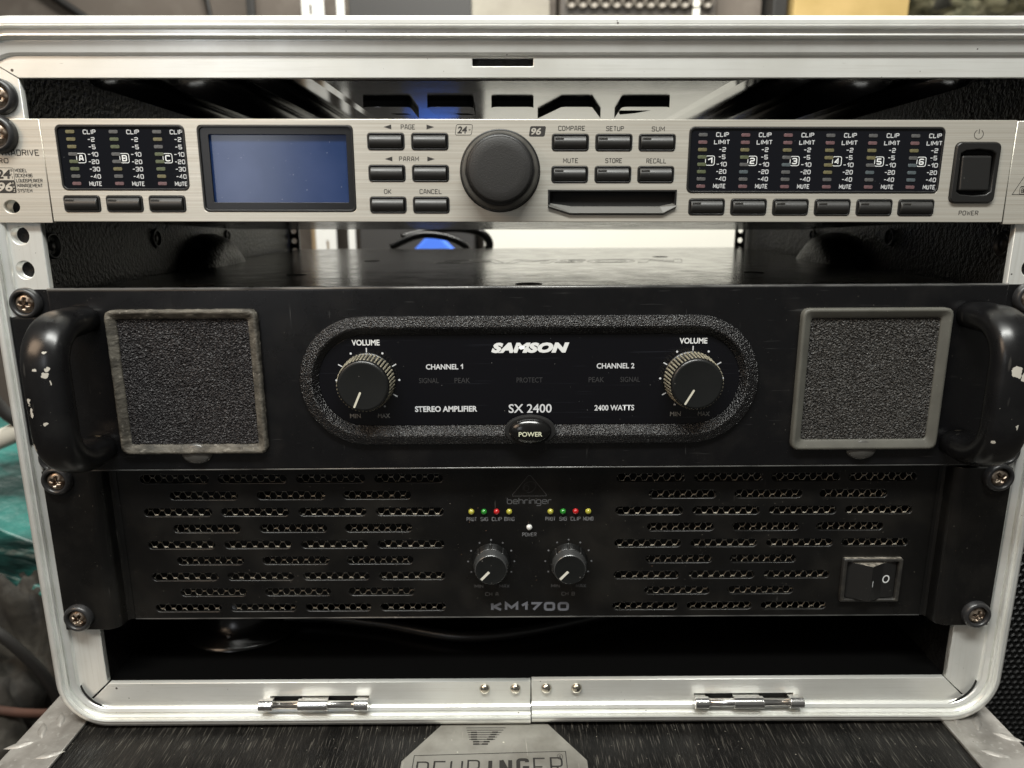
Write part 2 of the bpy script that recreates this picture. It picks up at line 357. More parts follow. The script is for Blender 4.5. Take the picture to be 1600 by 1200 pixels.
# ------------------------------------------------------------------ shared screw with cup washer
def washer_mesh(R=7.3, h=3.4):
    b = MB(); b.lathe(0, 0, [(R, 0), (R, -h*.45), (R-.5, -h*.8), (R-1.3, -h), (R-2.0, -h), (R-2.5, -h*.75), (4.6, -h*.35), (4.5, 0)], 36)
    return b.mesh('rack_screw', m['washer'])
def head_mesh(R=4.45):
    b = MB(); N = 34; vs = []; idx = {}; fs = []
    for i in range(N+1):
        for j in range(N+1):
            u = -1+2*i/N; v = -1+2*j/N
            x = u*sqrt(1-v*v/2)*R; z = v*sqrt(1-u*u/2)*R; r = hypot(x, z)/R
            h = 1.5*(1-r**2.6)
            for a, c in ((x, z), (z, x)):
                wdt = .72*(1-.1*abs(a)/R); ln = 2.9
                if abs(a) < ln and abs(c) < wdt+.22:
                    k = min(1, max(0, (wdt+.22-abs(c))/.25))*min(1, (ln-abs(a))/.3); h = min(h, h-2.3*k*(1-abs(a)/ln*.3))
            idx[i, j] = len(vs); vs.append((x, -h, z))
    for i in range(N):
        for j in range(N): fs.append((idx[i, j], idx[i+1, j], idx[i+1, j+1], idx[i, j+1]))
    b.add(vs, fs, True)
    return b.mesh('screw_head', m['screw'], fix=True)
WASH, HEAD = washer_mesh(), head_mesh()
def rack_screw(parent, x, y, z, spin=0, tilt=(0, 0), big=1.0):
    w = link('rack_screw', WASH, parent, (x, y, z), (tilt[0], 0, tilt[1])); w.scale = (big,)*3
    link('screw_head', HEAD, w, (x, y, z)).location = (0, -1.7*S, 0)
    w.children[0].rotation_euler = (0, spin, 0)
    return w

# ================================================================== FLIGHT CASE
case = thing('flight_case', (0, 150, -147), 'open black rack flight case with rounded silver aluminium front frame holding all three units', 'flight case')
PR = [(3.6,187.9,-136.2,240.8),(1.7,188.5,-136.6,241.2),(1.2,189.4,-137.0,241.8),(0.4,193.6,-138.6,243.6),(1.1,193.9,-138.9,244.0),(1.1,194.4,-139.4,244.5),(-.9,194.8,-139.3,244.0),
 (-1.8,195.6,-139.8,244.4),(-1.6,196.3,-140.3,244.9),(-1.2,196.5,-140.4,245.1),(-1.3,197.9,-141.0,245.9),(-2.9,198.4,-140.9,245.8),(-3.2,199.2,-141.5,246.4),(-2.4,199.6,-141.9,246.9),
 (-2.5,200.3,-142.6,247.4),(-2.4,201.6,-143.7,248.5),(-1.2,203.0,-145.6,250.0),(.6,203.9,-146.8,250.9),(3,204.3,-147.2,251.3),(30,204.3,-147.2,251.3)]
def frame_loop(y, T, B, X, left):
    r = X-224.6; cxl, zb, zt = -224.6+0, B+r, T-r; n = 14; p = []
    gx = 1.15 if left else 1.75
    c = 1.0
    def arc(cx, cz, a0, a1): return [(cx+r*cos(a0+(a1-a0)*i/n)+c, y, cz+r*sin(a0+(a1-a0)*i/n)) for i in range(n+1)]
    if left:  # from the seam at the bottom, to the left, up and over to the middle of the top
        p = [(gx, y, B)]+[(-75, y, B), (-150, y, B)]+arc(-224.6, zb, -pi/2, -pi)+arc(-224.6, zt, pi, pi/2)+[(-150, y, T), (-75, y, T), (1.45, y, T)]
    else:
        p = [(gx, y, B+.8)]+[(75, y, B+.8), (150, y, B+.5)]+arc(224.6, zb, -pi/2, 0)+arc(224.6, zt, 0, pi/2)+[(150, y, T), (75, y, T), (1.45, y, T)]
    return p
for left in (True, False):
    mb = MB(); loops = [frame_loop(y, T, B, X, left) for y, T, B, X in PR]; mb.loft(loops, closed=False, sm=False)
    o = mb.build('frame_extrusion', m['frame'], case)
    for p in o.data.polygons: p.use_smooth = True
    o.data.set_sharp_from_angle(angle=radians(11))
# flange bars with mitred ends
def bar(pts, name='inner_flange', th=3.0, y=3.0, holes=()):
    return plate(name, pts, holes, y, y+th, m['flange_h'], case, .25)
bx = 224.6; fb, ft = -122.7, 179.2
HZ = [171.3, 155.4, 139, 123.7, 111.6, 95.9]
hl = lambda sx: [[(sx*234.6+4.2*cos(2*pi*i/20), z+4.2*sin(2*pi*i/20)) for i in range(20)] for z in HZ]
plate('rack_rail', [(-243.5, -140.5), (-bx, fb+.3), (-bx, ft), (-243.5, 190.5)], hl(-1), 3.0, 6.4, m['flange'], case, .25)
plate('rack_rail', [(243.5, -140.5), (bx, fb+.3), (bx, ft), (243.5, 190.5)], hl(1), 3.0, 6.4, m['flange'], case, .25)
g = .45
latch_slot = [rrect(-25.7, -.5+1.5, 184.0, 187.4, .4)]
bar([(-243+g, 190.3), (-bx-.2+g, ft), (bx-g, ft), (243-g, 190.3)], y=2.6, holes=latch_slot)
hs = lambda x0, x1: [rrect(x0, x1, -135.9, -131.0, .2)]
bar([(-243+g*2, -140.8), (-bx+g*2, fb), (1.1, fb), (1.1, -140.8)], y=2.7, holes=hs(-138.6, -85.6))
bar([(243-g*2, -140.2), (bx-g*2, fb+.5), (1.8, fb+.5), (1.8, -140.2)], y=3.0, holes=hs(89.4, 143.2))
# dark splice slits at the bottom corners
for sx in (-1, 1):
    arcp = [(sx*(223+16.6*cos(a))+1, -121.0+16.0*sin(a)) for a in [(-8-74*i/12)*pi/180 for i in range(13)]]
    mb = MB(); wd = [.3+1.05*sin(pi*i/12) for i in range(13)]
    L = []; R = []
    for i, (x, z) in enumerate(arcp):
        dx, dz = (x-1)/sx-223, z+121; l = hypot(dx, dz); L.append((x-sx*dx/l*wd[i], 1.2, z-dz/l*wd[i])); R.append((x, 1.35, z))
    mb.loft([L, R, [(x, 2.9, z) for x, _, z in R]], closed=False).build('corner_slit', m['void'], case)
for sx in (-1, 1):
    for z in HZ[1:]:
        if sx > 0 and z < 100: pass
        b = MB().lathe(sx*234.6, z, [(4.3, 3.2), (4.1, 3.6), (3.9, 6.5), (3.6, 6.6), (2.5, 6.7), (2.4, 12)], 24)
        b.build('threaded_hole', m['frame'], case); MB().lathe(sx*234.6, z, [(2.45, 9), (0, 9)], 20).build('hole_bottom', m['void'], case)
# rivets
RV = MB().lathe(0, 0, [(2.9, 0), (2.8, -.5), (2.3, -1.3), (1.3, -1.9), (0, -2.05)], 20).mesh('rivet', m['steel_rivet'])
for x in (-23.4, -7.0, 9.6, 25.9): link('rivet', RV, case, (x, 2.7, -127.1+.1*(x > 0)))
# hinge pins
def hinge(x0, x1):
    w = x1-x0; cxm = (x0+x1)/2; zc = -132.9; yc = -1.8
    o = MB()
    b = MB(); b.tube([(x0, yc, zc), (x1, yc, zc)], 2.05, n=20)
    root = b.build('lid_hinge', m['chrome'], case)
    for a, c, r in ((x0-.2, x0+7.2, 3.0), (x1-7.2, x1+.2, 3.0), (cxm-8.2, cxm+7.6, 3.0)):
        b = MB(); b.tube([(a, yc, zc), (a+.4, yc, zc), (a+.4, yc, zc), (c-.4, yc, zc), (c, yc, zc)], 3.0, 3.2, n=22)
        b.box(a+.6, c-.6, -1.2, 3.6, zc-1.6, zc+1.2)
        b.build('hinge_knuckle', m['chrome'], root, bevel=.25)
hinge(-142.8, -85.4); hinge(88.8, 146.2)
# shell
b = MB(); b.box(-252, -226.6, 25, 405, -147.4, 204.2); b.build('side_shell', m['wall_tex'], case)
b = MB(); b.box(227.4, 253, 25, 405, -147.4, 204.2); b.build('side_shell', m['wall_tex'], case)
for _x in ((-140, -84), (87.5, 145)): MB().box(*_x, 5.9, 6.5, -137, -130).build('hinge_recess', m['void'], case)
b = MB(); b.box(-226.4, 227.2, 6.6, 404, -147.3, -123.6); b.build('case_floor', m['floor_gloss'], case)
for sx in (-1, 1):
    b = MB(); b.box(min(sx*226.4, sx*243), max(sx*226.4, sx*243), 6.6, 24.8, -139, 189); b.build('rail_backing', m['wall_tex'], case)
# ceiling with raised centre panel, ribs and moulded characters
b = MB(); b.box(-226.3, 227.1, 6.8, 404.2, 185.5, 204); b.build('case_roof', m['ceiling'], case)
secs = []
for y in (7, 402):
    secs.append([(-103.5, y, 185.6), (-101, y, 182.0), (-97.5, y, 179.4), (-92, y, 178.8), (90, y, 178.8), (97, y, 179.4), (101, y, 182.0), (103.5, y, 185.6)])
MB().loft(secs, closed=False, caps=True).build('roof_panel', m['ceiling'], case, bevel=.8)
for x, r in ((-200, 8), (-158, 11), (-126, 6), (128, 6), (160, 11), (203, 8)):
    b = MB(); b.tube([(x, 8+abs(x)*.1, 185), (x*1.02, 200, 184.5), (x*1.02, 400, 185)], r, r*.8, n=20, up=(0, 0, 1)); b.build('roof_rib', m['rib'], case)
MB().box(-226, 226.5, 5.8, 6.9, 179.8, 190).build('reflection_blocker', m['wall_tex'], case)  # added black strip, keeps the flange from reflecting in the characters
def moulded(poly, holes=()):
    b = MB(); z0, z1 = 175.8, 178.85
    tr_ = lambda P: [(-10.8+(x+10.8)*1.10, y+38) for x, y in P]
    poly = tr_(poly); holes = [tr_(h) for h in holes]
    def flat_piece(name, a, c, mat, parent):
        me = plate_mesh(name, [(x, y) for x, y in poly], holes, 0, c-a, mat, 0)     # x, thickness, y
        for v in me.vertices: v.co = Vector((v.co.x, v.co.z, v.co.y+a*S))
        me.flip_normals(); me.transform(Matrix.Translation(-W[case.name]*S)); return link(name, me, parent, W[case.name])
    root = flat_piece('moulded_character', z0, z1, m['void'], case)  # dark look of the walls put into the material; only the face reflects
    flat_piece('character_face', z0-.12, z0-.01, m['ceiling'], root)
P_ = lambda x, w, d=80: [(x+3, 30), (x+w-4, 30), (x+w-2, 31), (x+w-1.2, 34), (x+w-2, d), (x+3, d), (x+.4, 34), (x+1.2, 31)]
moulded(P_(-80.5, 24.5), [[(-70, 56), (-62, 56), (-60, 62), (-68, 62)]]); moulded(P_(-49.5, 24), [[(-38, 56), (-30, 56), (-27, 63), (-35, 63)]])
moulded(P_(-18.5, 22))
moulded([(17.5, 30), (28.5, 30), (30.5, 31.5), (40, 80), (32, 80), (27, 66), (18, 66), (14, 80), (6, 80), (15.5, 31.5)])
moulded(P_(44.5, 25), [[(45.6, 44), (61, 44), (55, 56), (48, 62), (45.8, 50)]])
# side wall details
for sx in (-1, 1):
    def wall_x(d): return sx*(226.5-d)
    for (yy, zz, r) in ((6.5+6, 106.5, 6.2), (118, 106.2, 5.6), (235, 104, 4.6)):
        b = MB(); b.lathe(0, 0, [(r, .2), (r, -.9), (r-.5, -1.3), (r-1.2, -1.2), (r-1.6, -.2), (r*.42, .1), (r*.35, -.5), (0, -.7)], 24)
        vs = b.v; b.v = [(wall_x(-v[1]), yy+v[0], zz+v[2]) for v in vs]; b.build('wall_rivet', m['black'], case)
    b = MB(); b.lathe(0, 0, [(50, 1), (50, -6), (47, -13), (40, -18), (26, -20), (22, -18), (19, -12), (0, -10)], 40)
    b.v = [(wall_x(-v[1]), 190+v[0], 62+v[2]*.9) for v in b.v]; b.build('handle_cup', m['wall_tex'], case)
# back rails with punched holes and a low rear lip
b = MB()
for sx in (-1, 1):
    x0, x1 = sorted((sx*226.2, sx*216.5))
    hh = [[(sx*221.6+2.6*cos(2*pi*i/14), z+2.6*sin(2*pi*i/14)) for i in range(14)] for z in (68, 84, 93.5, 103.0, 118, 134)]
    plate('rear_rail', [(x0, -120), (x1, -120), (x1, 176), (x0, 176)], hh, 398, 401, m['black'], case, .2)
MB().box(-216, 216, 399, 402, -123, 2).build('rear_panel', m['black'], case)
# things lying on the case floor, half lost in the dark
cup = MB().lathe(-172, 0, [(36, -1), (35, -3), (27, -5), (24, -14), (21, -26), (15, -31), (0, -32)], 40, sz=1.0)
cup.v = [(x, 66+z, -123.4-y) for x, y, z in cup.v]; tag(cup.build('rubber_foot_cup', m['floor_gloss'], case))
def cable(name, pts, r, mat, label, cat='cable', n=8, steps=8, parent=None):
    P = [Vector(p) for p in pts]; out = []
    for i in range(len(P)-1):
        p0, p1, p2, p3 = P[max(i-1, 0)], P[i], P[i+1], P[min(i+2, len(P)-1)]
        for k in range(steps):
            t = k/steps; out.append(.5*((2*p1)+(-p0+p2)*t+(2*p0-5*p1+4*p2-p3)*t*t+(-p0+3*p1-3*p2+p3)*t**3))
    out.append(P[-1]); b = MB(); b.tube(out, r, n=n)
    c = Vector(pts[0]); b.v = [(x-c.x, y-c.y, z-c.z) for x, y, z in b.v]
    return tag(b.build(name, mat, parent, loc=c), label, cat)
m['cable'] = MAT('black_cable_rubber', (.010, .010, .010), .32)
cable('power_cable', [(-175, 40, -119.5), (-140, 62, -119.5), (-90, 55, -119.5), (-30, 40, -119.5), (40, 60, -119.5), (120, 100, -119.5), (170, 160, -119.5)], 3.2, m['cable'], 'black cable lying in an arc on the dark floor inside the rack case')
cable('signal_cable', [(-205, 120, -119.8), (-160, 96, -119.8), (-128, 110, -119.8), (-100, 150, -119.8), (-60, 200, -119.8)], 3.0, m['cable'], 'thin black lead coiled in the dark left corner of the rack case floor')
# screw above the processor's left ear
rack_screw(case, -233.5, 2.8, 171.5, .5, big=1.05); rack_screw(case, 234.5, 2.8, 171.5, 1.1, big=1.05)

# ================================================================== SIGNAL PROCESSOR (top unit, 1U)
dsp = thing('signal_processor', (0, 60, 117.5), 'slim silver brushed rack processor with blue display, round jog wheel and many small buttons', 'signal processor')
ZB, ZT = 117.4, 161.7
b = MB(); zb0 = 119.0
b.add([(-214, 3.2, zb0), (214, 3.2, zb0), (214, 225, zb0-10.5), (-214, 225, zb0-10.5), (-214, 3.2, 160.5), (214, 3.2, 160.5), (214, 225, 150), (-214, 225, 150)],
      [(0, 3, 2, 1), (4, 5, 6, 7), (0, 1, 5, 4), (1, 2, 6, 5), (2, 3, 7, 6), (3, 0, 4, 7)]); b.build('chassis', m['chassis'], dsp, bevel=.4)
# button layout: (x, z) centres
BW, BH = 16.4, 7.2
BT = [(-202.4, 125.2), (-183.3, 125.2), (-164.1, 125.2)]
BT += [(x, z) for z in (152.2, 138.6, 124.8) for x in (-64.5, -45.0)]
BT3 = [(x, z) for z in (151.9, 138.2) for x in (17.5, 36.9, 56.2)]
BT6 = [(80.0+19.1*i, 124.1-.06*i) for i in range(6)]
allb = [(p, 0) for p in BT[:3]]+[(p, 1) for p in BT[3:]]+[(p, 2) for p in BT3+BT6]
holes = [rrect(x-BW/2, x+BW/2, z-BH/2, z+BH/2, 1.3, 4) for (x, z), _ in allb]
mw1 = rrect(-210.3, -153.4, 131.1, 159.0, 2.4); mw2 = rrect(70.4, 184.6, 130.2, 158.6, 2.4); lw = rrect(-147.8, -79.0, 121.8, 159.0, 2.0)
pw_ = rrect(189.8, 210.0, 125.9, 152.3, 2.6)
sl = [(7.9, 131.5), (66.0, 131.5), (66.0, 123.8), (60.2, 120.7), (17.7, 120.7), (7.9, 123.8)]
holes2 = holes+[mw1, mw2, lw, pw_, sl]
plate('front_panel', [(-216.4, ZB), (215.9, ZB), (215.9, ZT), (-216.4, ZT)], holes2, 0, 3.0, m['brushed'], dsp, .25)
eh = [[(-234.6+(3.6*cos(2*pi*i/20)), 123.9+2.9*sin(2*pi*i/20)) for i in range(20)]]
plate('mounting_ear', [(-241.3, ZB-.6), (-217.0, ZB-.6), (-217.0, ZT-.1), (-241.3, ZT-.1)], eh, .5, 2.9, m['brushed'], dsp, .25)
plate('mounting_ear', [(241.3, ZB-.9), (216.6, ZB-.9), (216.6, ZT-.3), (241.3, ZT-.3)], [[(-x, z) for x, z in eh[0]][::-1]], .6, 2.9, m['brushed'], dsp, .25)
plate('meter_window', mw1, [], .35, 2.6, m['window'], dsp, .2); plate('meter_window', mw2, [], .35, 2.6, m['window'], dsp, .2)
for x0, x1, z0, z1 in ((-210.3, -153.4, 131.1, 159.0), (70.4, 184.6, 130.2, 158.6), (-147.8, -79.0, 121.8, 159.0)):
    plate('window_bezel', rrect(x0, x1, z0, z1, 2.4), [rrect(x0+.9, x1-.9, z0+.9, z1-.9, 1.8)], -.25, .9, m['black'], dsp, .2)
# indicator bars
ledc = {'r': (.15, .085, .09), 'y': (.15, .135, .07), 'g': (.10, .115, .065), 'n': (.10, .10, .10), 'c': (.085, .105, .115)}
lm = {}
for k, c in ledc.items(): lm[k] = plate_mesh('level_light', rrect(-2.0, 2.0, -.72, .72, .5, 3), [], -.15, .1, MAT('unlit_lens_'+k, c, .35, mottle=((700,)*3, tuple(v*.6 for v in c), .45, .65)), .05)
def ledcol(x, z0, dz, cols, drift):
    for i, c in enumerate(cols): link('level_light', lm[c], dsp, (x+drift*i, .25, z0-dz*i))
ledcol(-203.9, 156.2, 3.16, 'yyynggnr', .02); ledcol(-184.8, 156.2, 3.16, 'nggnnynr', .02); ledcol(-165.6, 156.2, 3.16, 'nyngggyr', .02)
for i in range(6): ledcol(76.6+19.0*i, 155.3-.07*i, 3.16, ['nrygggnr', 'rrygncnr', 'rryncnnr', 'nryyyynr', 'nryyncnr', 'nryncccr'][i], .03)
WY = .22
def mtx(xc, z0, labels, box, bxx):
    mb = MB()
    for i, l in enumerate(labels): strokes(l, xc+(.4 if l[0] == '-' else 0), z0-3.16*i, (1.42*len(l) if l[0] != '-' else 1.5*len(l)+.2), 1.95, .34, WY, None, None, mb=mb, build=False)
    mb.build('scale_lettering', m['meter_print'], dsp)
    mb = MB(); outline(rrect(bxx-2.0, bxx+2.0, z0-13.1, z0-9.1, .8, 3), .28, WY, None, None, mb=mb, build=False)
    strokes(box, bxx, z0-11.1, 2.2, 2.7, .5, WY, None, None, mb=mb, build=False); mb.build('channel_lettering', m['white'], dsp)
for i, c in enumerate('ABC'): mtx(-195.4+19.15*i, 156.1, ['CLIP', '-2', '-5', '-10', '-20', '-30', '-40', 'MUTE'], c, -200.4+19.2*i)
for i, c in enumerate('123456'): mtx(85.2+19.05*i, 155.4-.08*i, ['CLIP', 'LIMIT', '-2', '-5', '-10', '-20', '-40', 'MUTE'], c, 80.3+19.05*i)
# display
m['lcd_rim'] = MAT('dark_display_rim', (.006, .0058, .006), .32, specks=(600, .1, (.12, .12, .12)))
m['lcd'] = MAT('blue_display_film', (.010, .026, .085), .20, 0, .6, mottle=[((14, 1, 14), (.03, .05, .13), .42, .62)], specks=(700, .13, (.3, .33, .4)), emit=((.02, .075, .28), .055))  # pale reflection mottled into the film colour; faint glow though switched off
rim = plate('display_window', rrect(-147.0, -79.8, 122.5, 158.3, 1.6), [rrect(-143.2, -82.2, 125.9, 155.2, .5)], .5, 1.4, m['lcd_rim'], dsp, .1)
plate('display', rrect(-145, -80.5, 124.2, 157.0, .3), [], 2.3, 2.9, m['lcd'], dsp)
# buttons
fr_me = plate_mesh('button_surround', rrect(-BW/2+.05, BW/2-.05, -BH/2+.05, BH/2-.05, 1.3, 4), [rrect(-BW/2+.75, BW/2-.75, -BH/2+.65, BH/2-.65, .8, 4)], -.35, 1.8, m['black'], .18)
def button_mesh():
    b = MB(); w, h = BW/2-1.0, BH/2-.85; prof = [(-1, 1.6)]+[(-1+2*i/12, -.25-1.45*(1-abs(-1+2*i/12)**2.0)) for i in range(13)]+[(1, 1.6)]
    loops = [[(sx*w, y, t*h) for t, y in prof] for sx in (-1, 1)]
    b.loft(loops, closed=False); n = len(prof); b.add([p for p in loops[0]], [tuple(range(n))]); b.add([p for p in loops[1]], [tuple(range(n))[::-1]])
    me = b.mesh('button', m['button'])
    for p in me.polygons: p.use_smooth = True
    me.set_sharp_from_angle(angle=radians(35)); return me
bt_me = button_mesh()
ind_me = plate_mesh('indicator', rrect(-1.7, 1.7, -.55, .55, .25, 2), [], 0, .4, MAT('smoked_indicator_lens', (.020, .019, .018), .3), .06)
ind_fr = plate_mesh('indicator_rim', rrect(-2.0, 2.0, -.85, .85, .35, 2), [rrect(-1.75, 1.75, -.6, .6, .25, 2)], -.05, .4, MAT('worn_rim', (.07, .068, .062), .4), .04)
for (x, z), k in allb:
    o = link('button', bt_me, dsp, (x-.15, 0, z)); add_bevel(o, .3, 2, 30)
    f = link('button_surround', fr_me, o, (x, 0, z))
    if k != 1: link('indicator', ind_me, o, (x-4.9, -1.50, z+1.15)); link('indicator_frame', ind_fr, o, (x-4.9, -1.5, z+1.15))
# jog wheel
b = MB(); cw = (-13.8, 139.6)
jw = MB().lathe(*cw, [(17.2, .4), (17.3, -.6), (16.9, -3), (16.0, -7.5), (15.5, -9.5), (15.0, -11.8), (14.5, -12.8), (14.0, -13.0)], 72).build('jog_wheel', m['wheel_rim'], dsp)
MB().lathe(*cw, [(14.0, -12.9), (13.9, -13.5), (13.5, -14.2), (12.8, -14.6), (9, -14.8), (0, -14.9)], 72).build('wheel_face', m['wheel'], jw)
MB().lathe(*cw, [(18.0, -.02), (18.0, -.4), (17.4, -.4)], 64).build('wheel_seat', m['black'], jw)
# card slot
tr = MB()
tr.box(8.3, 65.6, 2.8, 6, 121, 131.2); tr.build('card_slot', m['void'], dsp)
e0 = [(8.0, 123.9), (17.8, 120.9), (60.1, 120.9), (65.9, 123.9)]
b = MB(); top = [(8.6, 125.6), (18.6, 124.2), (58.9, 124.2), (65.2, 125.6)]
b.loft([[(x, 2.6, z) for x, z in e0], [(x, -1.2, z) for x, z in e0], [(x, -1.5, z+.6) for x, z in e0], [(x, .9, z) for x, z in top], [(x, 2.8, z+.2) for x, z in top]], closed=False)
b.build('slot_lip', MAT('grey_lip_plastic', (.10, .098, .09), .42, bump=[((1500,)*3, .1, .05, 2)]), dsp, bevel=.25)
plate('slot_surround', sl, [[(8.7, 130.8), (65.2, 130.8), (65.2, 124.3), (59.8, 121.4), (18.1, 121.4), (8.7, 124.3)]], -.5, 2.6, m['black'], dsp, .15)
# mains rocker
m['rocker'] = MAT('grey_black_switch_plastic', (.013, .0128, .0125), .36, bump=[((1800,)*3, .12, .05, 2)], specks=(600, .12, (.12, .12, .11)))
inner = [(192.2, 131.0), (194.2, 129.7), (200, 129.2), (205.8, 129.7), (207.8, 131.0), (207.8, 147.5), (205.8, 148.6), (200, 149.2), (194.2, 148.6), (192.2, 147.5)]
ps = plate('power_switch', rrect(189.9, 209.9, 126.0, 152.2, 2.5), [inner], -1.4, 2.8, m['rocker'], dsp, .45)
MB().box(191.5, 208.3, 2.5, 3.2, 128.5, 150).build('switch_well', m['void'], ps)
b = MB(); b.add([(193.2, 2.4, 130.6), (206.9, 2.4, 130.6), (206.9, 2.4, 147.3), (193.2, 2.4, 147.3), (193.4, -1.6, 131.4), (206.7, -1.6, 131.4), (206.7, -.6, 146.3), (193.4, -.6, 146.3)],
 [(0, 1, 5, 4), (1, 2, 6, 5), (2, 3, 7, 6), (3, 0, 4, 7), (4, 5, 6, 7)]); b.build('rocker', m['rocker'], ps, bevel=.7, seg=3)
# printing on the panel
PY = -.05
D = m['dark_print']
def tri(mb, x, z, s, d): mb.add([(x-d*s*.5, PY, z+s*.3), (x-d*s*.5, PY, z-s*.3), (x+d*s*.5, PY, z)], [(0, 1, 2)])
for z, word in ((158.35, 'PAGE'), (144.8, 'PARAM')):
    mb = MB(); tri(mb, -63.6, z, 3.4, -1); tri(mb, -44.6, z, 3.4, 1); mb.build('arrow_mark', D, dsp)
    strokes(word, -54.5, z, 6.4 if word == 'PAGE' else 8.9, 2.1, .3, PY, D, dsp)
for w_, x, z, L in (('OK', -64.5, 130.7, 3.4), ('CANCEL', -45.1, 130.7, 10.1), ('COMPARE', 18.0, 157.9, 12.0), ('SETUP', 37.2, 157.8, 7.9), ('SUM', 56.4, 157.7, 5.8),
                    ('MUTE', 17.8, 144.2, 6.8), ('STORE', 37.1, 144.2, 7.6), ('RECALL', 56.2, 144.1, 9.0), ('POWER', 199.9, 121.5, 9.0)):
    strokes(w_, x, z, L, 2.1, .3, PY, D, dsp)
# 24 bit / 96 kHz badges
mb = MB(); outline([(x+.15*(z-157.2), z) for x, z in rrect(-33.4, -26.2, 155.0, 159.4, .7, 3)], .22, PY, None, None, mb=mb, build=False)
strokes('BIT', -27.2, 157.2, .9, .6, .12, PY, None, None, mb=mb, build=False); bd = mb.build('bit_depth_badge', D, dsp); text('24', -30.6, 157.2, 4.4, 3.0, PY-.02, D, bd, bold=.03, shear=.2)
mb = MB(); L = [(x+.15*(z-156.6), z) for x, z in rrect(-.7, 6.3, 154.4, 158.8, .7, 3)]; mb.add([(x, PY, z) for x, z in L], [tuple(range(len(L)))[::-1]]); bd = mb.build('sample_rate_badge', D, dsp)
text('96', 2.2, 156.6, 4.4, 3.0, PY-.05, m['brushed'], bd, bold=.03, shear=.2)
# power symbol
mb = MB(); outline([(199.6+2.0*cos(radians(a)), 155.6+2.0*sin(radians(a))) for a in range(118, 423, 15)], .28, PY, None, None, closed=False, mb=mb, build=False)
outline([(199.6, 155.9), (199.6, 157.9)], .28, PY, None, None, closed=False, mb=mb, build=False); mb.build('power_symbol', D, dsp)
# ear printing
EY = .44
strokes('ULTRADRIVE', -230.0, 147.3, 22.4, 2.7, .40, EY, D, dsp); strokes('PRO', -236.6, 143.9, 7.2, 2.3, .36, EY, D, dsp)
for i, w_ in enumerate(('MODEL', 'DCX2496', 'LOUDSPEAKER', 'MANAGEMENT', 'SYSTEM')):
    L = (5.6, 7.6, 11.8, 11.6, 6.6)[i]; strokes(w_, -230.9+L/2, 139.7-2.18*i, L, 1.6, .26, EY, D, dsp)
mb = MB(); outline(rrect(-240.5, -231.4, 135.4, 140.8, .6, 3), .2, EY, None, None, mb=mb, build=False)
for i, c in enumerate('BIT'): strokes(c, -232.3, 139.7-1.6*i, .8, 1.1, .18, EY, None, None, mb=mb, build=False)
bd = mb.build('ear_badge', D, dsp); text('24', -236.2, 138.1, 6.6, 4.0, EY-.02, D, bd, bold=.03, shear=.15)
mb = MB(); L = rrect(-240.5, -231.4, 129.9, 135.3, .6, 3); mb.add([(x, EY, z) for x, z in L], [tuple(range(len(L)))[::-1]]); bd = mb.build('ear_badge', D, dsp)
text('96', -236.2, 132.6, 6.6, 4.0, EY-.05, m['brushed'], bd, bold=.03, shear=.15); mb = MB()
for i, c in enumerate('KHZ'): strokes(c, -232.3, 134.2-1.6*i, .8, 1.1, .18, EY-.05, None, None, mb=mb, build=False)
mb.build('lettering', m['brushed'], bd)
mb = MB(); outline([(219.0, 129.7), (234, 129.7), (226.5, 143.5)], .25, EY+.1, None, None, mb=mb, build=False)
outline([(222.5, 133.3), (230.5, 133.3)], .22, EY+.1, None, None, closed=False, mb=mb, build=False)
outline(rrect(222.2, 232, 129.9, 133.0, .2, 1), .2, EY+.1, None, None, mb=mb, build=False); strokes('BEHRINGER', 227.4, 131.4, 9, 2.0, .28, EY+.1, None, None, mb=mb, build=False)
mb.build('ear_emblem', D, dsp)
rack_screw(dsp, -235.0, .5, 155.0, .3, big=1.12); rack_screw(dsp, 235.3, .6, 154.4, .9, big=1.12)
dsp.rotation_euler = (0, radians(.13), 0)

# ================================================================== UPPER POWER AMPLIFIER (2U with handles)
amp = thing('power_amplifier', (0, 150, -1), 'black 2U power amplifier with two foam vents, two volume knobs and chipped handles', 'power amplifier')
a0, a1 = -1.2, 88.0
out = [(-245.3, 12), (-245.3, 75.2), (-226.5, 75.2)]+[(-226.5+1.8*(1-cos(t)), 75.2+1.8*sin(t)) for t in (.5, 1.0)]+[(-224.4, 77.5), (-224.4, a1), (224.4, a1), (224.4, 76), (226, 75), (245, 75), (245, 12), (226, 12), (224.4, 10.5), (224.4, a0), (-224.4, a0), (-224.4, 10.5), (-226, 12)]
plate('front_panel', out, [], 0, 8, m['amp_black'], amp, 1.2)
plate('mounting_plate', [(-241.3, a0-.2), (241.3, a0-.2), (241.3, a1-.3), (-241.3, a1-.3)], [], 8.1-5.2, 10, m['amp_black'], amp, .3).location.y += 0*S
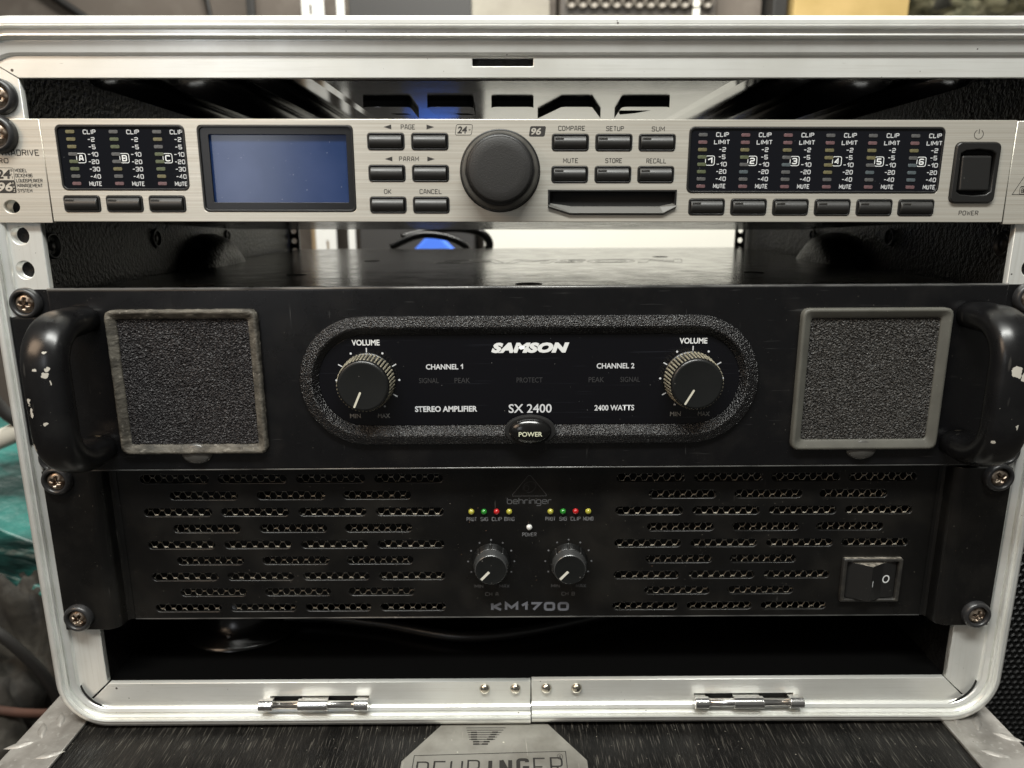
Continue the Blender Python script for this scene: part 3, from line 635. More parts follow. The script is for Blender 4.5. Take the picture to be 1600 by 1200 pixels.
# chassis box and top cover with stamped wordmark
MB().box(-219, 219, 10.2, 397, 0, 83.2).build('chassis', m['chassis'], amp)
tc_ = MB().box(-219.5, 219.5, 8.2, 398, 83.4, 86.0).build('top_cover', m['cover'], amp, bevel=.5)
MB().box(-222, 222, 8.05, 9.6, 85.2, 87.6).build('cover_lip', m['cover'], amp, bevel=.3)
cu = bpy.data.curves.new('t', 'FONT'); cu.body = 'SAMSON'; cu.size = 1; cu.shear = .25; cu.fill_mode = 'NONE'; cu.bevel_depth = .006; cu.bevel_resolution = 1; cu.resolution_u = 4; cu.offset = .02
o_ = bpy.data.objects.new('t', cu); me = bpy.data.meshes.new_from_object(o_); xs = [v.co.x for v in me.vertices]; ys = [v.co.y for v in me.vertices]
for v in me.vertices:
    a = (v.co.x-min(xs))/(max(xs)-min(xs)); c = (v.co.y-min(ys))/(max(ys)-min(ys))
    v.co = Vector((-64+187*a, 186+36*c-150, 86.0+1+v.co.z*25))*S
me.materials.clear(); me.materials.append(m['cover']); bpy.data.objects.remove(o_)
link('stamped_lettering', me, tc_, W[tc_.name])
for x, y, r in ((0.5, 33, 7), (-135, 95, 6), (136, 95, 6), (-112, 215, 6), (112, 250, 6), (170, 36, 7), (-168, 36, 7)):
    b = MB().lathe(0, 0, [(r, 0), (r*.95, -.15), (r*.5, -.5), (0, -.5)], 24); b.v = [(x+p[0], y+p[2], 86.15+p[1]*.2) for p in b.v]; b.build('cover_dimple', m['void'], tc_)
# handles
def handle(sx):
    path = []; zt, zb, yf, R = 73.6, 10.6, -30.0, 17
    path += [(0, 1, zt), (0, -6, zt), (0, yf+R, zt)]
    path += [(0, yf+R-R*sin(a), zt-R+R*cos(a)) for a in [pi/2*i/9 for i in range(1, 10)]]
    path += [(0, yf, 42)]
    path += [(0, yf+R-R*cos(a), zb+R-R*sin(a)) for a in [pi/2*i/9 for i in range(0, 10)]]
    path += [(0, -6, zb), (0, 1, zb)]
    b = MB(); loops = []
    P = [Vector(p) for p in path]; n = 28
    for i, p in enumerate(P):
        t = (P[min(i+1, len(P)-1)]-P[max(i-1, 0)]).normalized(); w = Vector((1, 0, 0)); u = t.cross(w)
        k = i/(len(P)-1); e = abs(2*k-1)
        rx = 9.6; ry = 6.6 if e < .93 else 6.3
        L = []
        for q in range(n):
            a = 2*pi*q/n; c, d = cos(a), sin(a); c = math.copysign(abs(c)**.82, c); d = math.copysign(abs(d)**.82, d)
            L.append(p+w*rx*c+u*ry*d)
        loops.append(L)
    b.loft(loops, sm=True, caps=True)
    ctr = Vector((sx*210.6, 0, 0))
    mt = m['handle']
    if sx < 0: ch = [(-3.2,-34,76,1.2,.7),(3.4,-35,64.6,.6,.7),(-.9,-36,57.3,.9,.8),(4.4,-36,57.6,1.1,1.1),(3.4,-36,55,1.5,1.4),(4.9,-36,51.6,.45,1.1),(-6.0,-36,43.4,1.0,1.7),(-5.2,-36,38.6,.8,2.4),(.4,-36,33.6,1.1,.8),(-7.4,-36,22,.8,2.2)]
    else: ch = [(-2.5,-36,54,2.3,2.8),(1.6,-36,51.5,2.8,2.3),(5.6,-36,52,2.3,2.2),(-6.5,-36,22,.9,.8),(1,-33,29,.9,1.4)]
    mt = MAT('chipped_black_enamel', (.005, .005, .0055), .30, 0, .5, rvar=((80,)*3, .16), bump=[((120,)*3, .05, .6, 3)], mottle=((50,)*3, (.011, .011, .011), .5, .8),
             specks=[(600, .10, (.25, .24, .21))], scratch=((300, 300, 60), (.03, .029, .027), .70), chips=([(a_, b_, c_, d_*.85, e_*.85) for a_, b_, c_, d_, e_ in ch], (.46, .44, .39)))
    o = b.build('carry_handle', mt, amp, loc=(sx*210.6, 0, 0), local=True)
handle(-1); handle(1)
m['boss'] = MAT('dusty_enamel', (.020, .017, .012), .5, mottle=[((260,)*3, (.22, .17, .10), .5, .62)], specks=(900, .2, DUST))
for sx in (-1, 1):
    b = MB(); b.lathe(0, 0, [(1, .5), (1, 0), (.93, -.36), (.7, -.7), (.38, -.93), (0, -1)], 28); b.v = [(sx*210+x*7.6, y*6-.5, 12.8+z*4.2) for x, y, z in b.v]; b.build('handle_root', m['boss'], amp)

# foam filters
m['tab'] = MAT('rubbed_plastic_tab', (.075, .073, .068), .34, .1, .7)
def filt(x0, x1, z0, z1, wd, mat, foam, seed, jit):
    rnd = random.Random(seed)
    def loop(i, y, r, j=0): 
        return [(x+rnd.uniform(-j, j), y, z+rnd.uniform(-j, j)) for x, z in rrect(x0+i, x1-i, z0+i, z1-i, r, 5)]
    def dense(L, k=14):
        o = []
        for p, q in zip(L, L[1:]+L[:1]):
            n = max(1, int(((p[0]-q[0])**2+(p[2]-q[2])**2)**.5/2.2))
            for t in range(n): o.append(tuple(p[c]+(q[c]-p[c])*t/n for c in range(3)))
        return o
    base = [dense(loop(i, y, r)) for i, y, r in ((0, -.1, 3.2), (0, -2.7, 3.2), (.4, -3.3, 2.9), (1.1, -3.5, 2.4), (1.6, -3.35, 2.0), (wd-.9, -1.9, .9), (wd-.2, -1.6, .7), (wd, -1.3, .6), (wd, 1.5, .6))]
    n = min(len(L) for L in base)
    def resamp(L, n):
        d = [0]; 
        for p, q in zip(L, L[1:]+L[:1]): d.append(d[-1]+hypot(p[0]-q[0], p[2]-q[2]))
        T = d[-1]; o = []; k = 0
        for i in range(n):
            s_ = T*i/n
            while d[k+1] < s_: k += 1
            u = (s_-d[k])/(d[k+1]-d[k]) if d[k+1] > d[k] else 0; p, q = L[k], L[(k+1) % len(L)]
            o.append((p[0]+(q[0]-p[0])*u, p[1], p[2]+(q[2]-p[2])*u))
        return o
    base = [resamp(L, 150) for L in base]
    base = [[(x+rnd.uniform(-jit, jit), y+rnd.uniform(-jit, jit)*.8, z+rnd.uniform(-jit, jit)) for x, y, z in L] for L in base]
    root = MB().loft(base, sm=True).build('filter_frame', mat, amp)
    # foam pad: a fine faceted sheet
    b = MB(); st = .42; nx, nz = int((x1-x0-2*wd+1.2)/st), int((z1-z0-2*wd+1.2)/st); X0, Z0 = x0+wd-.6, z0+wd-.6; vs = []; fs = []
    for i in range(nx+1):
        for k in range(nz+1): vs.append((X0+(i+rnd.uniform(-.4, .4))*st, -.75+rnd.uniform(-.4, .4)+.2*sin(i*.09)*sin(k*.07), Z0+(k+rnd.uniform(-.4, .4))*st))
    for i in range(nx):
        for k in range(nz): a = i*(nz+1)+k; fs.append((a, a+nz+1, a+nz+2, a+1))
    b.add(vs, fs); b.build('filter_foam', foam, root, fix=False)
    b = MB().lathe((x0+x1)/2, z0-.4, [(7.4, -.1), (7.2, -1.2), (6.0, -2.2), (0, -2.6)], 36, sz=.72); b.build('pull_tab', m['tab'], root)
filt(-197.6, -127.2, 8.2, 78.4, 4.4, m['filter_worn'], m['foam'], 3, .16)
filt(127.4, 198.2, 8.2, 77.4, 4.8, m['filter_grey'], m['foam2'], 5, .0)
m['edge'] = MAT('edge_highlight_grey', (.17, .17, .165), .30, .35, .6, mottle=[((40, 400, 400), (.045, .045, .045), .45, .65), ((220,)*3, (.30, .295, .28), .62, .75)])  # pale grey for beads that paint in the highlight along the panel edges
def highlight_bead(parent, x0, x1, y, z, r):
    b = MB(); b.tube([(x0, y, z), ((x0+x1)/2, y, z), (x1, y, z)], r, n=10); b.build('edge_highlight', m['edge'], parent)
highlight_bead(amp, -224, 224, .75, 87.55, .78); highlight_bead(amp, -224, 224, .45, -1.0, .42)
# oval control bezel
def track(hx, hz, y, cz=43.3, n=24):
    r = hz; c = hx-r; p = []
    for i in range(n+1): a = -pi/2+pi*i/n; p.append((c+r*cos(a), y, cz+r*sin(a)))
    for i in range(n+1): a = pi/2+pi*i/n; p.append((-c+r*cos(a), y, cz+r*sin(a)))
    return p
bz = MB().loft([track(109.6, 31.3, -.1), track(109.6, 31.3, -1.6), track(109.1, 30.9, -2.2), track(104.8, 27.6, -3.3), track(104.0, 26.6, -3.5), track(103.3, 25.7, -3.2), track(100.6, 22.0, 0.2)])
bzo = bz.build('control_bezel', m['plastic_tex'], amp, bevel=.25)
plate('control_panel', [(x, z) for x, _, z in track(100.75, 22.1, 0)], [], -.25, 1.2, m['gloss_panel'], amp, .25)
TY = -.33
def T(s_, cx, cz, w, h, mat=m['white2'], **k): return text(s_, cx, cz, w, h, TY, mat, amp, **k)
T('VOLUME', -77.5, 62.1, 13.2, 2.8, m['white'], bold=.022); T('VOLUME', 77.6, 62.1, 13.2, 2.8, m['white'], bold=.022)
T('SAMSON', .3, 59.2, 37.0, 5.0, m['white'], bold=.072, shear=.26, space=1.06)
T('CHANNEL', -41.7, 50.2, 15.4, 2.6, m['white2'], bold=.022); strokes('1', -32.4, 50.2, 1.3, 2.6, .5, TY, m['white2'], amp); T('CHANNEL 2', 41.0, 50.2, 18, 2.6, m['white2'], bold=.018)
T('SIGNAL', -48.2, 43.5, 9.4, 2.5, m['dim_print']); T('PEAK', -32.2, 43.5, 7.4, 2.5, m['dim_print']); T('PROTECT', 0, 43.5, 12.4, 2.5, m['dim_print'])
T('PEAK', 32.0, 43.5, 7.4, 2.5, m['dim_print']); T('SIGNAL', 48.2, 43.5, 9.4, 2.5, m['dim_print'])
T('STEREO AMPLIFIER', -40.3, 29.4, 30.0, 2.9, m['white2'], bold=.03); T('SX 2400', .3, 29.4, 20.8, 4.4, m['white2'], bold=.012); T('2400 WATTS', 41.0, 29.5, 19.2, 2.8, m['white2'], bold=.02)
for cx in (-77.3, 77.6):
    T('MIN', cx-6.9, 26.2, 5.2, 2.2, m['grey_print'], bold=.02); T('MAX', cx+6.9, 26.2, 5.8, 2.2, m['grey_print'], bold=.02)
    mb = MB()
    for k in range(11):
        a = radians(90+150-30*k); c_, s_ = cos(a), sin(a)
        if k % 2 == 1: poly_ribbon(mb, [(cx+13.7*c_, 43.7+13.7*s_), (cx+15.9*c_, 43.7+15.9*s_)], .5, False, lambda p, q: (p, TY, q))
        else: dot(mb, cx+15*c_, 43.9+15*s_, .52, TY)
    mb.build('scale_marks', m['white2'], amp)
# volume knobs
m['knob_face'] = MAT('dull_black_knob_face', (.0075, .0082, .0082), .5, 0, .3, rvar=((90,)*3, .1), specks=(420, .14, (.16, .15, .14)))
for cx, pa in ((-77.3, -114), (77.2, -120)):
    cz = 43.9
    k = MB().lathe(cx, cz, [(13.4, -.3), (13.4, -1.2), (13.0, -1.5), (12.7, -1.7), (12.1, -12.0), (12.1, -12.2), (11.9, -12.9), (11.5, -13.4), (11.4, -13.4)], 60).build('volume_knob', m['knob_black'], amp)
    b = MB(); N = 46
    for i in range(N):
        a = 2*pi*i/N; w_ = .036; r0, r1 = 12.85, 12.25
        for s1 in (1,):
            q = lambda r, da, y: (cx+r*cos(a+da), y, cz+r*sin(a+da))
            b.add([q(r0, -w_, -1.7), q(r0, w_, -1.7), q(r1, w_, -11.9), q(r1, -w_, -11.9), q(r0+.45, -w_*.5, -1.7), q(r0+.45, w_*.5, -1.7), q(r1+.35, w_*.5, -11.7), q(r1+.35, -w_*.5, -11.7)],
                  [(4, 5, 6, 7), (0, 4, 7, 3), (1, 2, 6, 5), (2, 3, 7, 6), (0, 1, 5, 4)])
    b.build('knurled_ridges', m['knurl'], k)
    MB().lathe(cx, cz, [(11.5, -13.35), (11.3, -13.6), (10.6, -13.55), (5, -13.3), (0, -13.25)], 60).build('knob_face', m['knob_face'], k)
    a = radians(pa); b = MB(); pts = [(cx+r*cos(a), cz+r*sin(a)) for r in (3.3, 6.5, 10.6)]
    poly_ribbon(b, pts, .95, False, lambda p, q: (p, -13.75, q)); dot(b, *pts[0], .47, -13.752); dot(b, *pts[-1], .47, -13.752); b.build('pointer', MAT('cream_pointer', (.62, .60, .50), .5), k)
# oval power button in a notch of the bezel
nb = plate('power_button_seat', [(.2+12.2*cos(2*pi*i/40)*(1 if abs(sin(2*pi*i/40)) < .8 else .99), 19.3+7.4*sin(2*pi*i/40)) for i in range(40)], [], -4.75, -1, m['void'], amp, .3)
pb = MB(); pb.lathe(0.2, 0, [(10.3, 0), (10.2, -4.6), (9.7, -5.7), (9.3, -6.2), (8.6, -6.7), (6.5, -7.6), (3.6, -8.2), (0, -8.4)], 48, sz=.62)
pb.v = [(x, y-.3, z+19.5) for x, y, z in pb.v]; pbo = pb.build('power_button', m['handle'], amp)
text('POWER', .2, 19.0, 11.2, 2.3, -8.95, m['glow_print'], pbo, bold=.012)
# screws through notched corners
for x, z, sp, ty in ((-235.6, 81.3, .2, 0), (235.6, 81.3, 1.0, 0), (-233.9, 4.9, .9, 0), (235.6, 5.4, .4, 0)): rack_screw(amp, x, 2.9, z, sp)
# fluff and dust on the front
amp.rotation_euler = (0, radians(-.18), 0)

# ================================================================== LOWER POWER AMPLIFIER (2U with slotted front)
amp2 = thing('power_amplifier', (0, 150, -89), 'dusty black 2U power amplifier with slotted mesh front, small coloured LEDs and a rocker switch', 'power amplifier')
Y2 = 10.0; b0, b1 = -88.9, -2.2
rows = []
def stad(x0, x1, z, r=2.15):
    return [(x1-r+r*cos(a), z+r*sin(a)) for a in [-pi/2+pi*i/6 for i in range(7)]]+[(x0+r+r*cos(a), z+r*sin(a)) for a in [pi/2+pi*i/6 for i in range(7)]]
for r in range(9):
    z = -10.1-9.06*r
    if r % 2 == 0: L = [-197.6, -158.0, -118.3, -78.6]; R = [44.8, 84.5, 124.2, 163.6]
    else: L = [-183.5, -139.0, -95.0]; R = [61.5, 105.7, 149.6]
    if r >= 5: R = R[:2] if r % 2 else R[:3]
    for x in L+R: rows.append(stad(x, x+34.8, z-.1*(x > 0)))
plate('front_panel', [(-209.2, b0), (209.6, b0), (209.6, b1), (-209.2, b1)], rows, Y2, Y2+1.8, m['amp_black2'], amp2, .38)
highlight_bead(amp2, -209, 209.4, Y2+.4, b0+.15, .55)
# ears with a rolled inner edge
for sx in (-1, 1):
    sec = [(240.2, 3.0), (240.2, .3), (239.9, 0), (218.5, 0)]+[(218.5-6.0*sin(a), 6.0-6.0*cos(a)) for a in [pi/2*i/8 for i in range(1, 9)]]+[(212.3, 9.0), (211.2, 10.1), (209.3, 10.4), (209.3, 12.0), (213.5, 12), (214.2, 6.5), (218, 3.0)]
    loops = [[(sx*x, y, z) for x, y in sec] for z in (b0+.0, b1)]
    MB().loft(loops, closed=True, caps=True).build('mounting_ear', m['amp_black2'], amp2, bevel=.35)
MB().box(-214, 214, 22, 380, b0+1, b1-.6).build('chassis', m['void'], amp2)
# expanded metal behind the slots
def expanded(x0, x1, z0, z1):
    b = MB(); px, pz, w_, y = 5.8, 2.55, .22, 12.6; nrow = int((z1-z0)/pz)+1
    for r in range(nrow):
        z = z0+pz*r; pts = []; n = int((x1-x0)/px*2)
        for i in range(n+1):
            up = (i+r) % 2; x = x0+px/2*i; zz = z+(.9*pz/2 if up else -.9*pz/2)
            pts += [(x-.85, zz), (x+.85, zz)]
        V = []; F = []
        for i, (x, zz) in enumerate(pts):
            V += [(x, y, zz+w_), (x, y-.5, zz-w_*.2), (x, y+.3, zz-w_)]
        for i in range(len(pts)-1):
            a = 3*i
            for q in range(3): F.append((a+q, a+(q+1) % 3, a+3+(q+1) % 3, a+3+q))
        b.add(V, F)
    return b
for x0, x1 in ((-201, -40), (42, 202)): tag(expanded(x0, x1, -88, -3).build('mesh_grille', m['mesh'], amp2, fix=False), kind='stuff')
# LEDs
def led(c, name='led_lens', e=None): return MB().lathe(0, 0, [(1.55, .3), (1.55, -.4), (1.35, -1.0), (.8, -1.5), (0, -1.7)], 20).mesh('indicator_led', MAT(name, c, .14, 0, .6, coat=.6, emit=e))
lc = {'y': led((.36, .34, .04), 'amber_led'), 'g': led((.015, .20, .02), 'green_led'), 'r': led((.40, .010, .012), 'red_led'), 'w': led((.62, .62, .60), 'frosted_led')}
LS = [(-29.5, 'y', 'PROT'), (-23.0, 'g', 'SIG'), (-16.5, 'r', 'CLIP'), (-10.0, 'y', 'BRIG'), (11.2, 'y', 'PROT'), (17.7, 'g', 'SIG'), (24.2, 'r', 'CLIP'), (30.7, 'y', 'MONO')]
KY = Y2-.05
for x, c, s_ in LS:
    link('indicator_led', lc[c], amp2, (x, Y2, -28.4)); strokes(s_, x+.1, -32.5, 1.32*len(s_), 2.2, .36, KY, m['km_print'], amp2)
link('indicator_led', lc['w'], amp2, (.35, Y2, -37.1)); strokes('POWER', .4, -41.2, 7.4, 2.2, .36, KY, m['km_print'], amp2)
outline([(-8.2, -19.9), (8.9, -19.9), (9.1, -19.2), (.9, -8.8), (-.2, -8.8), (-8.4, -19.2)], .22, KY, m['dim2'], amp2, name='logo_triangle')
mb = outline([(.3+3.2*cos(a)*1+.6*sin(a)*1.4, -15+3.0*sin(a)) for a in [2*pi*i/22 for i in range(16, 36)]], .25, KY, None, None, closed=False, build=False)
outline([(-1.2+1.3*cos(a), -15.6+1.5*sin(a)) for a in [2*pi*i/12 for i in range(12)]], .2, KY, None, None, mb=mb, build=False); mb.build('logo_ear', m['dim_print'], amp2)
strokes('behringer', .3, -22.5, 23.0, 3.6, .42, KY, MAT('grey_wordmark', (.085, .088, .092), .5), amp2, gap=1.3, name='wordmark')
strokes('KM1700', .9, -82.6, 41.5, 5.2, 1.4, KY, m['logo_print'], amp2, gap=2.3, name='model_number')
m['collar'] = MAT('polished_black_collar', (.085, .087, .088), .25, .5, 1.0)
for cx, ch in ((-19.5, 'A'), (20.9, 'B')):
    cz = -56.3; mb = MB()
    for k in range(11):
        a = radians(90+150-30*k)
        if abs(k-5) < 5: dot(mb, cx+12.1*cos(a), cz+12.1*sin(a), .5, KY)
    mb.build('scale_marks', m['km_print'], amp2)
    strokes('MIN', cx-6.6, -70.6, 4.6, 2.0, .36, KY, m['dim2'], amp2); strokes('MAX', cx+6.9, -70.6, 5.4, 2.0, .36, KY, m['dim2'], amp2)
    strokes('CH '+ch, cx+.2, -75.2, 7.2, 2.3, .5, KY, m['dim2'], amp2)
    def rf(a, y):
        n = ((a/(2*pi)*9+.2) % 1); return 1-.09*max(0, 1-abs(n-.5)*16)*(1 if 4.6 < y < 9.4 else 0)
    k = MB().lathe(cx, cz, [(10.1, 9.8), (10.0, 9.3), (9.9, 8.9), (9.5, 5.2), (9.3, 4.8), (8.9, 4.7)], 144, rfun=rf).build('gain_knob', m['knob_black'], amp2)
    MB().lathe(cx, cz, [(9.0, 4.8), (8.75, 3.6), (8.45, 1.4), (8.3, .7), (8.05, .25), (7.75, .08)], 72).build('knob_collar', m['collar'], k)
    MB().lathe(cx, cz, [(7.76, .08), (7.5, .12), (4, .25), (0, .25)], 60).build('knob_face', m['knob_face'], k)
    a = radians(-133); b = MB(); poly_ribbon(b, [(cx+r*cos(a), cz+r*sin(a)) for r in (1.3, 7.3)], 1.35, False, lambda p, q: (p, .0, q)); b.build('pointer', MAT('white_pointer', (.72, .70, .62), .5), k)
# rocker switch
rs = plate('rocker_switch', rrect(164.9, 196.1, -79.6, -54.9, .6, 2), [rrect(167.0, 194.0, -78.0, -56.6, .3, 2)], Y2-2.4, Y2+1, MAT('dusty_switch_frame', (.022, .021, .0195), .42, mottle=((300,)*3, (.045, .042, .036), .5, .7)), amp2, .5)
MB().box(165.6, 195.4, Y2-2.0, Y2-.1, -54.95, -54.8).build('dust_film', MAT('settled_grey_dust', (.24, .22, .185), .8, mottle=((400,)*3, (.08, .073, .06), .4, .6)), rs)
MB().box(166.9, 194.1, Y2+.4, Y2+1.4, -78, -57).build('switch_well', m['void'], rs)
xa, xm, xb, ya, ym, yb = 167.6, 178.2, 193.4, 9.8, 3.6, 9.2
b = MB(); zz0, zz1 = -77.6, -57.0
V = [(xa, ya, zz0), (xa, ya, zz1), (xm, ym, zz0+.3), (xm, ym, zz1-.3), ((xm+xb)/2, ym+4.2, zz0+.2), ((xm+xb)/2, ym+4.2, zz1-.2), (xb, yb, zz0), (xb, yb, zz1), (xa, 12, zz0), (xa, 12, zz1), (xb, 12, zz0), (xb, 12, zz1)]
b.add(V, [(0, 2, 3, 1), (2, 4, 5, 3), (4, 6, 7, 5), (1, 3, 5, 7, 11, 9), (0, 8, 10, 6, 4, 2)])
rk = b.build('rocker', [m['rocker'], MAT('settled_dust', (.26, .235, .195), .8, mottle=((500,)*3, (.06, .055, .045), .4, .65))], rs, bevel=.25)
for p in rk.data.polygons:
    if p.normal.z > .8: p.material_index = 1
def on_face(x): # front surface height of the right-hand rocker face
    xs_ = (xm+xb)/2; return ym+4.2*(x-xm)/(xs_-xm) if x < xs_ else ym+4.2+(yb-ym-4.2)*(x-xs_)/(xb-xs_)
b = MB(); R_ = [(188.2+1.75*cos(2*pi*i/24), -66.6+1.95*sin(2*pi*i/24)) for i in range(24)]
poly_ribbon(b, R_, .62, True, lambda p, q: (p, on_face(p)-.08, q)); poly_ribbon(b, [(179.4, -69.2), (179.4, -65.8)], .45, False, lambda p, q: (p, on_face(p)-.08, q)); b.build('switch_marks', m['white'], rk)
for x, z, sp in ((-232.3, -6.3, .3), (232.6, -6.4, 1.0), (-232.0, -81.4, .75), (232.4, -82.0, .2)): rack_screw(amp2, x, 0, z, sp)

# ================================================================== LOWER FLIGHT CASE
low = thing('flight_case', (0, 100, -470), 'lower flight case with black grained top and silver tread plate edges under the rack', 'flight case')
MB().box(-240, 225, -62, 420, -470, -147.6).build('laminate_panel', m['wood'], low, bevel=.6)
def lens_mesh(L, w_, h):
    b = MB(); vs = []; n = 12; prof = [(1, 0), (.75, .55), (.35, .92), (0, 1)]
    pts = [(-L/2+L*i/n, w_/2*sin(pi*i/n)) for i in range(n+1)]
    rim_ = pts+[(x, -y) for x, y in pts[-2:0:-1]]
    loops = [[(x*k, y*k, h*hh) for x, y in rim_] for k, hh in prof[:-1]]
    b.loft(loops, sm=True); b.add(loops[-1], [tuple(range(len(loops[-1])))]); return b.mesh('raised_lozenge', m['tread'])
LZ = lens_mesh(14.5, 4.6, 1.0)
for x0, x1, spots in ((-266, -238.6, [(-253.5, 4, -62), (-258, -4.5, -62), (-243.5, -22.5, 22), (-263, -15.5, 22), (-256, -40, -62), (-250, 22, 22)]), (223.6, 254, [(241, -3, 62), (232, 1.5, 62), (236, -26, -24), (250, -14, -30), (246, -44, 62), (240, 24, -22)])):
    e = MB().box(x0, x1, -63, 421, -147.4, -145.6).build('edge_trim', m['tread'], low, bevel=.5)
    MB().box(x0 if x0 < 0 else x1-1.8, x0+1.8 if x0 < 0 else x1, -63, 421, -470, -147.5).build('side_trim', m['tread'], low)
    for x, y, a in spots: link('raised_lozenge', LZ, e, (x, y, -145.65), (0, 0, radians(a)))
b = MB(); em = [(-46.5, 0), (-64.6, -27), (-64.6, -58), (28.8, -58), (28.8, -27), (10.4, 0)]
me = MB().loft([[(x, y, -147.3) for x, y in em], [(x, y, -146.9) for x, y in em]], caps=True); eb = me.build('emblem_plate', m['emblem'], low, bevel=.15)
EZ = -146.82
mb = MB()
outline([(-58.6, -23.2), (18.4, -20.8), (18.4, -45), (-58.6, -45)], .4, 0, None, None, mb=mb, build=False, flat=EZ)
mb.build('label_border', m['dark_print'], eb)
xs0 = [-57.2, -48.6, -40.0, -31.6]
for i, ch in enumerate('BEHRINGER'):
    x = -53.6+8.45*i-(.8 if i > 4 else 0); bold = i in (4, 5, 6)
    wd = 2.2 if ch == 'I' else 6.4
    strokes(ch, x, -33.6+.3*i, wd, 12.6, 2.0 if bold else .95, 0, m['dark_print'], eb, flat=EZ, name='lettering')
mb = MB(); outline([(15.3+1.4*cos(2*pi*i/16), -24.6+1.9*sin(2*pi*i/16)) for i in range(16)], .22, 0, None, None, mb=mb, build=False, flat=EZ); strokes('R', 15.3, -24.6, 1.1, 1.7, .22, 0, None, None, mb=mb, build=False, flat=EZ); mb.build('registered_mark', m['dark_print'], eb)
for i in range(8):
    y = -3.0-1.75*i; w_ = 10.5-.75*i-(1.6 if i > 5 else 0); mb = MB(); xc_ = -22.8-.35*i
    poly_ribbon(mb, [(xc_-w_, y), (xc_+w_, y-.1)], .5, False, lambda p, q: (p, q, EZ))
    if i > 1:
        for s1 in (-1, 1): poly_ribbon(mb, [(xc_+s1*(w_*.62)-1.6, y), (xc_+s1*(w_*.62)+1.6, y)], 1.1, False, lambda p, q: (p, q, EZ+.02))
    mb.build('logo_stripe', m['dark_print'], eb)

# ================================================================== SURROUNDINGS
m['floor'] = MAT('dark_concrete', (.030, .027, .025), .7, mottle=((9,)*3, (.05, .045, .04), .4, .7), bump=[((60,)*3, .4, 2, 4)])
fl = MB().add([(-4000, -1500, -471), (4000, -1500, -471), (4000, 4000, -471), (-4000, 4000, -471)], [(0, 1, 2, 3)]).build('floor', m['floor']); tag(fl, kind='structure')
m['wall'] = MAT('grey_brown_plaster', (.125, .105, .088), .8, mottle=[((2.2,)*3, (.085, .07, .058), .4, .65), ((14,)*3, (.15, .13, .11), .5, .8)], bump=[((20,)*3, .3, 4, 4)])
wl = MB().box(-4000, 4000, 1800, 1860, -470.5, 2600).build('back_wall', m['wall']); tag(wl, kind='structure')
m['cab'] = MAT('white_lacquered_panel', (.80, .79, .72), .5, mottle=((3,)*3, (.76, .75, .68), .4, .7))
cb = MB().box(-66, 1300, 1480, 1790, -470, 535); o = cb.build('storage_cabinet', m['cab'], None, bevel=3); tag(o, 'large plain white storage cabinet standing behind the open rack', 'cabinet')
def stand_box(name, x0, x1, y0, y1, z0, z1, mat, label, cat, bevel=3):
    b = MB().box(x0-(x0+x1)/2, x1-(x0+x1)/2, y0-(y0+y1)/2, y1-(y0+y1)/2, 0, z1-z0)
    o = b.build(name, mat, None, loc=((x0+x1)/2, (y0+y1)/2, z0), bevel=bevel); return tag(o, label, cat)
m['yellow'] = MAT('yellow_cardboard', (.44, .31, .12), .7, mottle=((14,)*3, (.37, .26, .09), .4, .7))
m['tan'] = MAT('pale_plywood', (.52, .38, .22), .6, mottle=((20, 20, 3), (.42, .30, .17), .4, .7))
m['toolbox'] = MAT('brown_grey_case_plastic', (.055, .046, .038), .5, mottle=((20,)*3, (.085, .072, .06), .4, .7))
m['socket'] = MAT('dull_socket_steel', (.13, .115, .095), .4, .3)
m['cream'] = MAT('cream_carton', (.30, .28, .23), .7, mottle=((9,)*3, (.22, .20, .165), .4, .7))
stand_box('carton', -210, 90, 1500, 1700, 535.5, 760, m['cream'], 'cream coloured carton on the cabinet, left of the open tool case', 'carton')
tb = thing('tool_case', (295, 1600, 535.5), 'open brown tool case with rows of round sockets standing on the cabinet', 'tool case')
MB().box(112, 478, 1500, 1640, 536, 770).build('case_shell', m['toolbox'], tb, bevel=5)
for i in range(13):
    for z, r in ((552, 9), (588, 13)):
        if 5 < i < 8 and z < 570: continue
        b = MB().lathe(0, 0, [(r, 0), (r, -9), (r-3, -10), (r-4, -4), (0, -4)], 16); link('socket', b.mesh('socket', m['socket']), tb, (140+26*i, 1500, z))
MB().box(420, 436, 1492, 1500, 540, 640).build('tool_bar', m['cab'], tb, bevel=2)
stand_box('locker', 490, 600, 1560, 1780, 535.5, 1100, m['wall'], 'narrow grey brown locker between the tool case and the yellow box', 'locker')
stand_box('cardboard_box', 650, 915, 1485, 1700, 535.5, 720, m['yellow'], 'yellow cardboard box on the right part of the cabinet', 'box')
m['jacket'] = MAT('olive_camouflage_cloth', (.055, .055, .030), .9, mottle=[((14,)*3, (.12, .11, .065), .45, .55), ((20,)*3, (.018, .017, .012), .55, .62)], bump=[((60,)*3, .8, 4, 3)])
def blob(name, c, r, mat, label, cat, seed, amp_=.28, fr=2.2, sub=5, flatten=None, group=None, sq=1.0):
    from mathutils import noise
    b = bmesh.new(); bmesh.ops.create_icosphere(b, subdivisions=sub, radius=1)
    for v in b.verts:
        n = v.co.normalized(); p = n*fr+Vector((seed*3.1, seed*1.7, seed))
        d = 1+amp_*(noise.noise(p)+.6*abs(noise.noise(p*2.3))+.10*noise.noise(p*5.1))-amp_*.8*max(0, .25-abs(noise.noise(p*1.3)))*2
        v.co = Vector((n.x*r[0]*d, n.y*r[1]*d, n.z*r[2]*d))
    zmin = min(v.co.z for v in b.verts)
    for v in b.verts: v.co.z -= zmin; v.co *= S
    me = bpy.data.meshes.new(name); b.to_mesh(me); b.free()
    for p in me.polygons: p.use_smooth = True
    me.materials.append(mat); o = link(name, me, None, c); return tag(o, label, cat, group)
